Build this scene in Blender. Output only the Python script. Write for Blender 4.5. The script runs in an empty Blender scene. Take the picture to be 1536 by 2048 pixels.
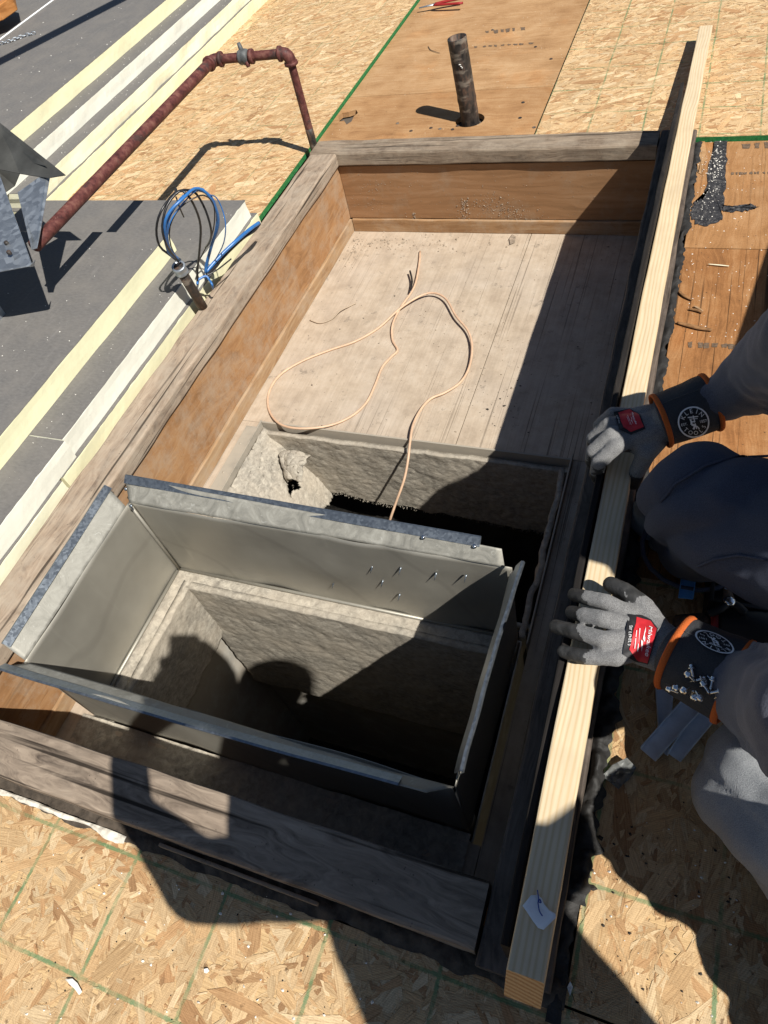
import bpy, bmesh, math, random
import numpy as np
from mathutils import Vector, Matrix, noise
from mathutils.bvhtree import BVHTree

random.seed(7); rng = np.random.default_rng(7)
scene = bpy.context.scene
COL = scene.collection

# ------------------------------------------------------------------ camera
# the axes of the wooden curb seen from the camera, from its vanishing points
CX = Vector((0.92856419, 0.14872379, -0.34007321))
CY = Vector((0.31955825, -0.78640414, 0.52863130))
CZ = Vector((-0.18881493, -0.59954129, -0.77775264))
FPX = 1417.7
CAM = Vector((0.0, 0.0, 1.04))
cright = Vector((CX[0], CY[0], CZ[0])); cdown = Vector((CX[1], CY[1], CZ[1])); cfwd = Vector((CX[2], CY[2], CZ[2]))
cd = bpy.data.cameras.new('camera'); cam = bpy.data.objects.new('camera', cd); COL.objects.link(cam)
cd.sensor_fit = 'VERTICAL'; cd.sensor_height = 36.0; cd.lens = 36.0 * FPX / 2048.0
cd.clip_start = 0.01; cd.clip_end = 500.0
mw = Matrix((cright, -cdown, -cfwd)).transposed().to_4x4(); mw.translation = CAM
cam.matrix_world = mw
scene.camera = cam

# ------------------------------------------------------------------ sky, sun, exposure
SUN = Vector((0.70, -0.36, 1.0)).normalized()
world = bpy.data.worlds.new('World'); scene.world = world; world.use_nodes = True
wn = world.node_tree.nodes; wl = world.node_tree.links
sky = wn.new('ShaderNodeTexSky'); sky.sky_type = 'NISHITA'; sky.sun_disc = False; sky.altitude = 800.0; sky.air_density = 1.0; sky.dust_density = 0.7
sky.sun_elevation = math.asin(SUN.z); sky.sun_rotation = math.atan2(SUN.x, SUN.y)
wl.new(sky.outputs[0], wn['Background'].inputs[0]); wn['Background'].inputs[1].default_value = 0.05
sd = bpy.data.lights.new('sun', 'SUN'); sd.energy = 5.0; sd.angle = math.radians(0.53); sd.color = (1.0, 0.955, 0.88)
sun = bpy.data.objects.new('sun', sd); COL.objects.link(sun)
sun.rotation_euler = (-SUN).to_track_quat('-Z', 'Y').to_euler(); sun.location = (3, -2, 5)
vs = scene.view_settings; vs.view_transform = 'Standard'; vs.look = 'None'; vs.exposure = 0.42; vs.gamma = 1.0
vs.use_curve_mapping = False
scene.render.engine = 'CYCLES'
scene.cycles.max_bounces = 6; scene.cycles.use_denoising = True

# ------------------------------------------------------------------ helpers: points
def ray(px, py):
    d = Vector((px - 768.0, py - 1024.0, FPX))
    return Vector((CX.dot(d), CY.dot(d), CZ.dot(d)))
def P(px, py, z):                       # the point of the place at height z that the photograph shows there
    d = ray(px, py); return CAM + d * ((z - CAM.z) / d.z)
def PX(px, py, x):
    d = ray(px, py); return CAM + d * (x / d.x)
def PY(px, py, y):
    d = ray(px, py); return CAM + d * (y / d.y)
V = Vector

# ------------------------------------------------------------------ helpers: objects
def tag(o, label=None, cat=None, group=None, kind=None):
    if label: o['label'] = label
    if cat: o['category'] = cat
    if group: o['group'] = group
    if kind: o['kind'] = kind
    return o
def empty(name, loc, label, cat, group=None):
    e = bpy.data.objects.new(name, None); COL.objects.link(e); e.location = loc; e.empty_display_size = 0.05
    return tag(e, label, cat, group)
def adopt(o, parent):
    if parent is not None:
        o.parent = parent
        m = Matrix.Identity(4)
        p = parent
        chain = []
        while p is not None: chain.append(p); p = p.parent
        for q in reversed(chain): m = m @ q.matrix_parent_inverse @ q.matrix_basis
        o.matrix_parent_inverse = m.inverted()
    return o
def link_mesh(name, me, mats, parent=None, smooth=False):
    o = bpy.data.objects.new(name, me); COL.objects.link(o)
    for m in (mats if isinstance(mats, (list, tuple)) else [mats]): me.materials.append(m)
    if smooth: me.shade_smooth()
    return adopt(o, parent)
def mesh(name, verts, faces, mats, parent=None, smooth=False):
    me = bpy.data.meshes.new(name); me.from_pydata([tuple(v) for v in verts], [], faces); me.update()
    return link_mesh(name, me, mats, parent, smooth)
def bm_obj(name, bm, mats, parent=None, smooth=False):
    bmesh.ops.recalc_face_normals(bm, faces=bm.faces)
    me = bpy.data.meshes.new(name); bm.to_mesh(me); bm.free()
    return link_mesh(name, me, mats, parent, smooth)
def bm_box(bm, x0, x1, y0, y1, z0, z1, bev=0.0):
    vs_ = [bm.verts.new(c) for c in ((x0,y0,z0),(x1,y0,z0),(x1,y1,z0),(x0,y1,z0),(x0,y0,z1),(x1,y0,z1),(x1,y1,z1),(x0,y1,z1))]
    fs = [bm.faces.new([vs_[i] for i in f]) for f in ((3,2,1,0),(4,5,6,7),(0,1,5,4),(1,2,6,5),(2,3,7,6),(3,0,4,7))]
    if bev:
        es = list({e for f in fs for e in f.edges})
        bmesh.ops.bevel(bm, geom=es, offset=bev, segments=2, profile=0.6, affect='EDGES')
def box(name, x0, x1, y0, y1, z0, z1, mat, parent=None, bev=0.0015):
    bm = bmesh.new(); bm_box(bm, x0, x1, y0, y1, z0, z1, bev)
    return bm_obj(name, bm, mat, parent)
def prism(name, pts, thick, mat, parent=None, bev=0.0, direction=None):
    # a plate through the given points, its thickness going against the face normal (or along direction)
    bm = bmesh.new(); vs_ = [bm.verts.new(p) for p in pts]; f = bm.faces.new(vs_); f.normal_update()
    n = V(direction) if direction is not None else -f.normal
    lo = [bm.verts.new(V(p) + n * thick) for p in pts]
    k = len(pts)
    bm.faces.new(list(reversed(lo)))
    for i in range(k): bm.faces.new((vs_[i], lo[i], lo[(i+1) % k], vs_[(i+1) % k]))
    if bev: bmesh.ops.bevel(bm, geom=list(bm.edges), offset=bev, segments=1, affect='EDGES')
    return bm_obj(name, bm, mat, parent)
def spline(pts, n):
    pts = [V(p) for p in pts]
    if len(pts) == 2: return [pts[0].lerp(pts[1], i / n) for i in range(n + 1)]
    ext = [pts[0] * 2 - pts[1]] + pts + [pts[-1] * 2 - pts[-2]]
    out = []
    segs = len(pts) - 1; per = max(2, n // segs)
    for i in range(segs):
        a, b, c, d = ext[i:i+4]
        for k in range(per):
            t = k / per
            out.append(0.5 * ((2*b) + (c-a)*t + (2*a-5*b+4*c-d)*t*t + (3*b-a-3*c+d)*t*t*t))
    out.append(pts[-1]); return out
def tube_geo(path, radii, seg=10, caps=True, squash=None):
    verts, faces = [], []
    n = len(path)
    up = V((0, 0, 1))
    t0 = (path[1] - path[0]).normalized()
    a = t0.cross(up)
    if a.length < 1e-3: a = t0.cross(V((1, 0, 0)))
    a.normalize()
    for i, p in enumerate(path):
        t = (path[min(i+1, n-1)] - path[max(i-1, 0)])
        if t.length < 1e-9: t = t0
        t.normalize(); a = (a - t * a.dot(t)); a.normalize(); b = t.cross(a)
        r = radii[i] if hasattr(radii, '__len__') else radii
        for k in range(seg):
            ang = 2 * math.pi * k / seg
            verts.append(p + a * (math.cos(ang) * r) + b * (math.sin(ang) * r * (squash or 1.0)))
    for i in range(n - 1):
        for k in range(seg):
            faces.append((i*seg+k, i*seg+(k+1) % seg, (i+1)*seg+(k+1) % seg, (i+1)*seg+k))
    if caps:
        faces.append(tuple(reversed(range(seg)))); faces.append(tuple((n-1)*seg+k for k in range(seg)))
    return verts, faces
def tube(name, path, radii, mat, parent=None, seg=10, caps=True, squash=None):
    v, f = tube_geo(path, radii, seg, caps, squash)
    return mesh(name, v, f, mat, parent, smooth=True)
def lathe(name, base, axis, prof, mat, parent=None, seg=24, closed=False):
    # profile of (distance along axis, radius)
    axis = V(axis).normalized(); a = axis.orthogonal().normalized(); b = axis.cross(a); base = V(base)
    verts, faces = [], []
    for h, r in prof:
        for k in range(seg):
            t = 2 * math.pi * k / seg
            verts.append(base + axis * h + (a * math.cos(t) + b * math.sin(t)) * r)
    m = len(prof)
    for i in range(m - (0 if closed else 1)):
        j = (i + 1) % m
        for k in range(seg):
            faces.append((i*seg+k, i*seg+(k+1) % seg, j*seg+(k+1) % seg, j*seg+k))
    if not closed:
        faces.append(tuple(reversed(range(seg)))); faces.append(tuple((m-1)*seg+k for k in range(seg)))
    return mesh(name, verts, faces, mat, parent, smooth=True)
def lumber(name, p0, p1, w, h, mat, parent=None, wob=0.0012, rad=0.003, n=48, up=(0, 0, 1), skew0=0.0, seed=0.0, bow=0.0):
    # a sawn timber from p0 to p1 (centre of its top face), w wide and h deep, uneven as sawn and worn wood is
    p0, p1 = V(p0), V(p1); t = (p1 - p0).normalized(); up = V(up); side = t.cross(up).normalized(); up = side.cross(t).normalized()
    cs = []
    for cx_, cy_, a0 in ((1, 0, 0), (-1, 0, 90), (-1, -1, 180), (1, -1, 270)):
        for k in range(3):
            ang = math.radians(a0 + 45 * k)
            ox = cx_ * (w / 2 - rad) + rad * math.cos(ang)
            oy = (cy_ * h + (rad if cy_ else -rad)) + rad * math.sin(ang)
            cs.append((ox, oy))
    m = len(cs); verts, faces = [], []
    L = (p1 - p0).length
    for i in range(n + 1):
        s = i / n; c = p0.lerp(p1, s) + side * (bow * math.sin(math.pi * s))
        for ox, oy in cs:
            q = c + side * ox + up * oy
            if i == 0: q = q + t * (skew0 * oy / h)
            d = V((noise.noise(V((s * L * 9 + seed, ox * 30, oy * 30))), noise.noise(V((s * L * 9 + 40 + seed, ox * 30, oy * 30))), 0))
            q = q + side * d.x * wob + up * d.y * wob
            verts.append(q)
    for i in range(n):
        for k in range(m): faces.append((i*m+k, (i+1)*m+k, (i+1)*m+(k+1) % m, i*m+(k+1) % m))
    faces.append(tuple(range(m))); faces.append(tuple(reversed([n*m+k for k in range(m)])))
    o = mesh(name, verts, faces, mat, parent)
    return o
def crumbs(name, items, mat, parent=None, label=None, cat=None):
    # loose bits: (position, size, flatness)
    verts, faces = [], []
    for p, s, fl in items:
        b = len(verts); a0 = random.random() * 6.28
        k = 5
        top = V(p) + V((random.uniform(-.3, .3) * s, random.uniform(-.3, .3) * s, s * fl))
        for i in range(k):
            a = a0 + 6.283 * i / k; r = s * random.uniform(0.5, 1.0)
            verts.append(V(p) + V((math.cos(a) * r, math.sin(a) * r * random.uniform(.5, 1), -0.0005)))
        verts.append(top)
        for i in range(k): faces.append((b + i, b + (i+1) % k, b + k))
    o = mesh(name, verts, faces, mat, parent)
    o['kind'] = 'stuff'
    if parent is None: tag(o, label, cat)
    return o
def grid_fn(name, nu, nv, fn, mat, parent=None, skip=None, smooth=True, thick=0.0):
    verts = [fn(i / nu, j / nv) for j in range(nv + 1) for i in range(nu + 1)]
    faces = []
    for j in range(nv):
        for i in range(nu):
            if skip and skip((i + .5) / nu, (j + .5) / nv): continue
            a = j * (nu + 1) + i; faces.append((a, a + 1, a + nu + 2, a + nu + 1))
    o = mesh(name, verts, faces, mat, parent, smooth)
    if thick:
        md = o.modifiers.new('thickness', 'SOLIDIFY'); md.thickness = thick; md.offset = -1
    return o
def capsule_geo(p0, r0, p1, r1, seg=14, verts=None, faces=None):
    p0, p1 = V(p0), V(p1); ax = p1 - p0; L = ax.length
    ax = ax.normalized() if L > 1e-6 else V((0, 0, 1)); a = ax.orthogonal().normalized(); b = ax.cross(a)
    rings = []
    for k in range(1, 6): th = math.pi / 2 * k / 5; rings.append((p0 - ax * r0 * math.cos(th), r0 * math.sin(th)))
    for k in range(4, 0, -1): th = math.pi / 2 * k / 5; rings.append((p1 + ax * r1 * math.cos(th), r1 * math.sin(th)))
    rings.insert(5, (p1, r1))
    off = len(verts)
    verts.append(p0 - ax * r0)
    for c, r in rings:
        for k in range(seg):
            t = 2 * math.pi * k / seg; verts.append(c + (a * math.cos(t) + b * math.sin(t)) * r)
    verts.append(p1 + ax * r1); last = len(verts) - 1
    for k in range(seg): faces.append((off, off + 1 + (k+1) % seg, off + 1 + k))
    for i in range(len(rings) - 1):
        for k in range(seg):
            q = off + 1 + i * seg
            faces.append((q + k, q + (k+1) % seg, q + seg + (k+1) % seg, q + seg + k))
    q = off + 1 + (len(rings) - 1) * seg
    for k in range(seg): faces.append((q + k, q + (k+1) % seg, last))
TMP = bpy.data.scenes.new('workbench')
def evaluated_mesh(o):
    TMP.collection.objects.link(o); vl = TMP.view_layers[0]; vl.update(); dg = vl.depsgraph; dg.update()
    return bpy.data.meshes.new_from_object(o.evaluated_get(dg))
def fused(name, prims, voxel, mats, parent=None, smooth_it=6, disp=None, pick=None):
    # one continuous surface grown round a chain of tapered limbs
    verts, faces = [], []
    for pr in prims: capsule_geo(*pr, verts=verts, faces=faces)
    me = bpy.data.meshes.new('tmp'); me.from_pydata([tuple(v) for v in verts], [], faces); me.update()
    o = bpy.data.objects.new('tmp', me)
    r = o.modifiers.new('r', 'REMESH'); r.mode = 'VOXEL'; r.voxel_size = voxel
    s = o.modifiers.new('s', 'SMOOTH'); s.factor = 0.5; s.iterations = smooth_it
    me2 = evaluated_mesh(o)
    bpy.data.objects.remove(o); bpy.data.meshes.remove(me)
    me2.name = name
    if disp:
        cn = [(v.co.copy(), v.normal.copy()) for v in me2.vertices]
        me2.vertices.foreach_set('co', [x for c, nn in cn for x in (c + nn * disp(c, nn))]); me2.update()
    ob = link_mesh(name, me2, mats, parent, smooth=True)
    if pick:
        for p in me2.polygons: p.material_index = pick(p.center, p.normal)
    return ob
def bvh_of(o):
    me = o.data
    return BVHTree.FromPolygons([v.co.copy() for v in me.vertices], [tuple(p.vertices) for p in me.polygons])
def text_geo(s, size, res=3):
    cu = bpy.data.curves.new('t', 'FONT'); cu.body = s; cu.size = size; cu.align_x = 'CENTER'; cu.align_y = 'CENTER'; cu.resolution_u = res
    o = bpy.data.objects.new('t', cu); me = evaluated_mesh(o)
    vs_ = [v.co.copy() for v in me.vertices]; fs = [tuple(p.vertices) for p in me.polygons]
    bpy.data.objects.remove(o); bpy.data.curves.remove(cu); bpy.data.meshes.remove(me)
    return vs_, fs

# ------------------------------------------------------------------ helpers: materials
class Mat:
    def __init__(s, name, rough=0.8, metal=0.0, col=(0.5, 0.5, 0.5), spec=0.3):
        s.m = bpy.data.materials.new(name); s.m.use_nodes = True; s.nt = s.m.node_tree; s.b = s.nt.nodes['Principled BSDF']
        s.b.inputs['Roughness'].default_value = rough; s.b.inputs['Metallic'].default_value = metal
        s.b.inputs['Base Color'].default_value = (*col, 1); s.b.inputs['Specular IOR Level'].default_value = spec
        s.co = None
    def n(s, t, ins=None, **props):
        nd = s.nt.nodes.new(t)
        for k, v in props.items(): setattr(nd, k, v)
        for k, v in (ins or {}).items(): s.set(nd.inputs[k], v)
        return nd
    def set(s, sock, v):
        if isinstance(v, bpy.types.NodeSocket): s.nt.links.new(v, sock)
        elif isinstance(v, (tuple, list)) and len(v) == 3 and sock.type == 'RGBA': sock.default_value = (*v, 1)
        else: sock.default_value = v
    def obj(s):
        if s.co is None: s.co = s.n('ShaderNodeTexCoord').outputs['Object']
        return s.co
    def uv(s): return s.n('ShaderNodeTexCoord').outputs['UV']
    def map(s, vec, scale=(1, 1, 1), rot=(0, 0, 0), loc=(0, 0, 0)):
        return s.n('ShaderNodeMapping', {'Vector': vec, 'Scale': scale, 'Rotation': rot, 'Location': loc}).outputs[0]
    def noise(s, vec, scale, detail=4, rough=0.55, dist=0.0):
        return s.n('ShaderNodeTexNoise', {'Vector': vec, 'Scale': scale, 'Detail': detail, 'Roughness': rough, 'Distortion': dist}).outputs['Fac']
    def voro(s, vec, scale, out='Distance', feature='F1', rnd=1.0):
        return s.n('ShaderNodeTexVoronoi', {'Vector': vec, 'Scale': scale, 'Randomness': rnd}, feature=feature).outputs[out]
    def wave(s, vec, scale, dist=0, detail=2, dscale=1, direction='X', profile='SIN'):
        return s.n('ShaderNodeTexWave', {'Vector': vec, 'Scale': scale, 'Distortion': dist, 'Detail': detail, 'Detail Scale': dscale}, bands_direction=direction, wave_profile=profile).outputs['Fac']
    def ramp(s, fac, stops, interp='LINEAR'):
        nd = s.n('ShaderNodeValToRGB', {'Fac': fac}); cr = nd.color_ramp; cr.interpolation = interp
        while len(cr.elements) < len(stops): cr.elements.new(0.5)
        for e, (p, c) in zip(cr.elements, stops):
            e.position = p; e.color = (*c, 1) if isinstance(c, tuple) else (c, c, c, 1)
        return nd.outputs[0]
    def mix(s, fac, a, b, mode='MIX'):
        nd = s.n('ShaderNodeMix', data_type='RGBA', blend_type=mode)
        s.set(nd.inputs[0], fac); s.set(nd.inputs[6], a); s.set(nd.inputs[7], b); return nd.outputs[2]
    def math(s, op, a, b=0.0, clamp=False):
        nd = s.n('ShaderNodeMath', operation=op); nd.use_clamp = clamp; s.set(nd.inputs[0], a); s.set(nd.inputs[1], b); return nd.outputs[0]
    def xyz(s, vec): return s.n('ShaderNodeSeparateXYZ', {'Vector': vec}).outputs
    def bump(s, h, strength=0.5, dist=0.01, prev=None):
        nd = s.n('ShaderNodeBump', {'Height': h, 'Strength': strength, 'Distance': dist})
        if prev is not None: s.set(nd.inputs['Normal'], prev)
        return nd.outputs[0]
    def done(s, col=None, rough=None, nrm=None, metal=None):
        if col is not None: s.set(s.b.inputs['Base Color'], col)
        if rough is not None: s.set(s.b.inputs['Roughness'], rough)
        if nrm is not None: s.set(s.b.inputs['Normal'], nrm)
        if metal is not None: s.set(s.b.inputs['Metallic'], metal)
        return s.m

def mat_plain(name, col, rough=0.7, metal=0.0, var=0.25, vs_=20, bmp=0.15, bs=200, spec=0.3):
    m = Mat(name, rough, metal, col, spec); o = m.obj()
    nz = m.noise(o, vs_, 5); d = tuple(c * (1 - var) for c in col); l = tuple(min(1, c * (1 + var)) for c in col)
    c = m.ramp(nz, [(0.3, d), (0.7, l)])
    return m.done(c, None, m.bump(m.noise(o, bs, 4), bmp, 0.002))

def mat_wood(name, axis, cols, grain=90, stretch=0.06, knots=0.35, rough=0.85, dust=None, dustamt=0.5, bmp=0.4, cracks=0.0, specks=0.0):
    # cols: dark, mid, light ; grain runs along axis
    m = Mat(name, rough, 0, cols[1], 0.2); o = m.obj()
    sc = [1, 1, 1]; sc[axis] = stretch
    warp = m.noise(m.map(o, tuple(v if i != axis else 0.25 for i, v in enumerate((1, 1, 1)))), 9, 3)
    wv = m.n('ShaderNodeVectorMath', {0: o}, operation='ADD'); cm = m.n('ShaderNodeCombineXYZ', {0: m.math('MULTIPLY', warp, knots * 0.2), 1: m.math('MULTIPLY', warp, knots * 0.2), 2: m.math('MULTIPLY', warp, knots * 0.2)})
    m.set(wv.inputs[1], cm.outputs[0])
    v = m.map(wv.outputs[0], tuple(sc))
    g1 = m.noise(v, grain, 5, 0.65, 0.3); g2 = m.noise(v, grain * 4, 3, 0.6)
    g = m.math('ADD', m.math('MULTIPLY', g1, 0.7), m.math('MULTIPLY', g2, 0.3))
    c = m.ramp(g, [(0.30, cols[0]), (0.50, cols[1]), (0.70, cols[2])])
    patch = m.noise(o, 7, 4); c = m.mix(m.ramp(patch, [(0.35, 0.0), (0.7, 0.35)]), c, m.mix(1.0, c, (0.75, 0.68, 0.62), 'MULTIPLY'))
    h = g
    if dust is not None:
        dm = m.noise(o, 14, 9, 0.74); f = m.ramp(dm, [(0.62 - dustamt * 0.42, 0.0), (0.82 - dustamt * 0.25, min(1, 0.30 + dustamt))])
        c = m.mix(f, c, dust)
    if cracks:
        ck = m.noise(m.map(o, tuple(1 if i != axis else 0.02 for i in range(3))), grain * 1.7, 2)
        f = m.ramp(ck, [(0.32, cracks), (0.38, 0.0)]); c = m.mix(f, c, (0.015, 0.011, 0.008))
        h = m.math('SUBTRACT', h, m.math('MULTIPLY', f, 0.6))
    if specks:
        sp = m.voro(o, 130); f = m.ramp(sp, [(0.10, specks), (0.16, 0.0)]); f = m.math('MULTIPLY', f, m.ramp(m.noise(o, 25, 2), [(0.5, 0.0), (0.6, 1.0)]))
        c = m.mix(f, c, (0.05, 0.04, 0.03))
    return m.done(c, None, m.bump(h, bmp, 0.002))
# ------------------------------------------------------------------ materials
def mat_osb(name, gx, gy, sx=0.154, sy=0.154, line=0.0026, amt=0.85, screen=0.35, gdir=0.0):
    m = Mat(name, 0.75, 0, (0.4, 0.25, 0.12), 0.25); o = m.obj(); uv = m.uv()
    colr = m.n('ShaderNodeVertexColor', layer_name='Col').outputs[0]
    gr = m.noise(m.map(uv, (4, 90, 1)), 6, 4, 0.7)
    c = m.mix(1.0, colr, m.ramp(gr, [(0.3, (0.62, 0.52, 0.42)), (0.5, (1.0, 0.98, 0.95)), (0.7, (1.25, 1.22, 1.15))]), 'MULTIPLY')
    fine = m.noise(m.map(o, (1, 1, 1)), 420, 3, 0.7)
    c = m.mix(0.35, c, m.mix(1.0, c, m.ramp(fine, [(0.3, 0.6), (0.65, 1.2)]), 'MULTIPLY'))
    wv = m.wave(o, 128, 1.2, 2, 6, 'Y')
    c = m.mix(m.math('MULTIPLY', wv, screen * 0.5), c, m.mix(1.0, c, (0.62, 0.52, 0.42), 'MULTIPLY'))
    dk = m.noise(o, 70, 3, 0.6); c = m.mix(m.ramp(dk, [(0.66, 0.0), (0.73, 0.7)]), c, (0.09, 0.045, 0.018))
    wob = m.math('MULTIPLY', m.math('SUBTRACT', m.noise(o, 6, 2), 0.5), 0.006)
    rgh = m.noise(o, 260, 2, 0.7)
    xs = m.xyz(o)
    def ln(c_, off, sp):
        t = m.math('ADD', m.math('SUBTRACT', c_, off - sp * 40), wob)
        t = m.math('ABSOLUTE', m.math('SUBTRACT', m.math('MODULO', m.math('ADD', t, sp * 0.5), sp), sp * 0.5))
        t = m.math('ADD', t, m.math('MULTIPLY', m.math('SUBTRACT', rgh, 0.5), line * 1.6))
        return m.ramp(m.math('DIVIDE', t, line * 2), [(0.35, 1.0), (0.62, 0.0)])
    l = m.math('MAXIMUM', ln(xs[0], gx, sx), ln(xs[1], gy, sy))
    l = m.math('MULTIPLY', l, m.math('MULTIPLY', amt * 0.85, m.ramp(m.noise(o, 14, 4, 0.7), [(0.36, 0.12), (0.58, 1.0)])))
    c = m.mix(l, c, (0.055, 0.19, 0.085))
    return m.done(c, None, m.bump(m.math('ADD', m.math('MULTIPLY', gr, 0.5), m.math('MULTIPLY', wv, screen)), 0.35, 0.001))
M_OSB_F = mat_osb('osb_front', 0.005, 0.035)
M_OSB_R = mat_osb('osb_back_right', -0.013, 2.385, 0.15, 0.148, 0.0024, 0.8, 0.1)
M_OSB_L = mat_osb('osb_back_left', -1.33, 1.80, 0.15, 0.22, 0.0017, 0.6, 0.0)

def mat_green_edge():
    m = Mat('green_edge', 0.6); o = m.obj()
    return m.done(m.ramp(m.noise(o, 120, 3), [(0.3, (0.012, 0.10, 0.03)), (0.7, (0.03, 0.22, 0.07))]))
M_GREEN = mat_green_edge()

def mat_ply(name, axis, cols, cracks=0.0, stain=0.5, grain=60):
    m = Mat(name, 0.85, 0, cols[1], 0.2); o = m.obj()
    sc = tuple(1 if i != axis else 0.05 for i in range(3))
    w = m.noise(o, 4, 3); vv = m.n('ShaderNodeVectorMath', {0: o, 1: m.n('ShaderNodeCombineXYZ', {0: m.math('MULTIPLY', w, 0.10), 1: m.math('MULTIPLY', w, 0.10)}).outputs[0]}, operation='ADD').outputs[0]
    g = m.noise(m.map(vv, sc), grain * 2, 6, 0.75, 0.4)
    big = m.noise(m.map(vv, (1, 1, 1)), 11, 5, 0.65)
    c = m.ramp(m.math('ADD', m.math('MULTIPLY', g, 0.5), m.math('MULTIPLY', big, 0.5)), [(0.30, cols[0]), (0.48, cols[1]), (0.66, cols[2])])
    fn_ = m.noise(o, 300, 3, 0.75); c = m.mix(0.45, c, m.mix(1.0, c, m.ramp(fn_, [(0.3, 0.62), (0.68, 1.28)]), 'MULTIPLY'))
    st = m.noise(o, 3.2, 5, 0.6); c = m.mix(m.ramp(st, [(0.42, 0.0), (0.7, stain)]), c, m.mix(1.0, c, (0.62, 0.55, 0.48), 'MULTIPLY'))
    st2 = m.noise(m.map(o, (1, 1, 1), (0, 0, 0), (5, 3, 0)), 5, 5, 0.6); c = m.mix(m.ramp(st2, [(0.55, 0.0), (0.72, stain * 0.8)]), c, m.mix(1.0, c, (1.35, 1.05, 0.75), 'MULTIPLY'))
    sp = m.voro(o, 60); f = m.math('MULTIPLY', m.ramp(sp, [(0.06, 0.9), (0.11, 0.0)]), m.ramp(m.noise(o, 14, 2), [(0.52, 0.0), (0.6, 1.0)])); c = m.mix(f, c, (0.04, 0.028, 0.02))
    wp = m.voro(m.map(o, (1, 1, 1), (0, 0, 0), (3, 7, 1)), 48); f = m.math('MULTIPLY', m.ramp(wp, [(0.05, 0.9), (0.09, 0.0)]), m.ramp(m.noise(o, 9, 2), [(0.5, 0.0), (0.58, 1.0)])); c = m.mix(f, c, (0.66, 0.58, 0.46))
    h = g
    if cracks:
        ck = m.noise(m.map(o, tuple(1 if i != axis else 0.008 for i in range(3))), 230, 1, 0.5)
        f = m.math('MULTIPLY', m.ramp(ck, [(0.30, 1.0), (0.39, 0.0)]), m.ramp(m.xyz(o)[1], [(0.0, cracks), (0.999, cracks)]))
        c = m.mix(f, c, (0.03, 0.016, 0.008)); h = m.math('SUBTRACT', h, f)
    return m.done(c, None, m.bump(h, 0.35, 0.002))
M_PLY_B = mat_ply('old_plywood_back', 0, ((0.21, 0.105, 0.045), (0.36, 0.20, 0.09), (0.46, 0.29, 0.15)))
M_PLY_B2 = mat_ply('old_plywood_back_pale', 0, ((0.25, 0.135, 0.06), (0.39, 0.23, 0.11), (0.49, 0.32, 0.175)))
M_PLY_R = mat_ply('old_plywood_right', 1, ((0.14, 0.062, 0.024), (0.29, 0.135, 0.05), (0.40, 0.22, 0.10)), 0.8, 0.4)
M_PLY_R2 = mat_ply('old_plywood_right_far', 1, ((0.20, 0.10, 0.04), (0.33, 0.17, 0.07), (0.44, 0.26, 0.13)), 0.25, 0.4)
M_DUST = (0.40, 0.32, 0.235)
def mat_pitfloor():
    m = Mat('dusty_floor_plywood', 0.95, 0, M_DUST, 0.1); o = m.obj()
    ck = m.noise(m.map(o, (1, 0.006, 1)), 240, 1, 0.5); big = m.noise(o, 5, 4)
    region = m.ramp(m.math('ADD', m.noise(o, 3.0, 2), m.math('MULTIPLY', m.xyz(o)[0], 0.45)), [(0.05, 0.08), (0.42, 0.8)])
    f = m.math('MULTIPLY', m.ramp(ck, [(0.30, 0.8), (0.37, 0.0)]), region)
    c = m.ramp(m.noise(o, 16, 6, 0.7), [(0.3, (0.345, 0.275, 0.205)), (0.5, (0.43, 0.35, 0.265)), (0.72, (0.50, 0.42, 0.33))])
    c = m.mix(m.ramp(big, [(0.45, 0.0), (0.7, 0.4)]), c, (0.42, 0.36, 0.30))
    g = m.noise(m.map(o, (1, 0.04, 1)), 120, 4, 0.6); c = m.mix(0.26, c, m.mix(1.0, c, m.ramp(g, [(0.35, 0.72), (0.65, 1.18)]), 'MULTIPLY'))
    sm = m.noise(m.map(o, (1, 1, 1), (0, 0, 0), (2, 9, 0)), 26, 5, 0.75); c = m.mix(m.ramp(sm, [(0.60, 0.0), (0.68, 0.55)]), c, (0.16, 0.135, 0.11))
    c = m.mix(f, c, (0.05, 0.036, 0.026))
    h = m.math('SUBTRACT', m.math('MULTIPLY', m.noise(o, 90, 5, 0.7), 0.6), f)
    return m.done(c, None, m.bump(h, 0.5, 0.003))
M_PIT = mat_pitfloor()
M_RAIL_L = mat_wood('weathered_rail_left', 1, ((0.12, 0.088, 0.066), (0.31, 0.235, 0.17), (0.47, 0.375, 0.28)), 46, 0.10, 1.2, 0.9, (0.38, 0.32, 0.25), 0.55, 0.7, 0.8, 0.8)
M_RAIL_B = mat_wood('weathered_rail_back', 0, ((0.075, 0.055, 0.042), (0.21, 0.16, 0.115), (0.35, 0.275, 0.20)), 46, 0.10, 0.8, 0.9, (0.33, 0.275, 0.21), 0.5, 0.8, 0.6, 0.8)
M_RAIL_F = mat_wood('weathered_rail_front', 0, ((0.07, 0.054, 0.043), (0.24, 0.19, 0.145), (0.40, 0.325, 0.25)), 40, 0.10, 1.5, 0.9, (0.27, 0.22, 0.17), 0.4, 0.7, 0.9, 0.7)
M_RAIL_R = mat_wood('shade_dark_rail_right', 1, ((0.03, 0.025, 0.022), (0.085, 0.068, 0.056), (0.17, 0.135, 0.105)), 46, 0.08, 0.8, 0.85, (0.16, 0.13, 0.11), 0.4, 0.7, 0.6, 0.6)  # rail wood darkened to stand in for the shade lying on it
M_WALL_L = mat_wood('curb_plywood_left', 1, ((0.21, 0.108, 0.048), (0.34, 0.182, 0.082), (0.42, 0.25, 0.125)), 22, 0.22, 1.6, 0.9, M_DUST, 0.42, 0.4, 0.25, 0.5)
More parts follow.
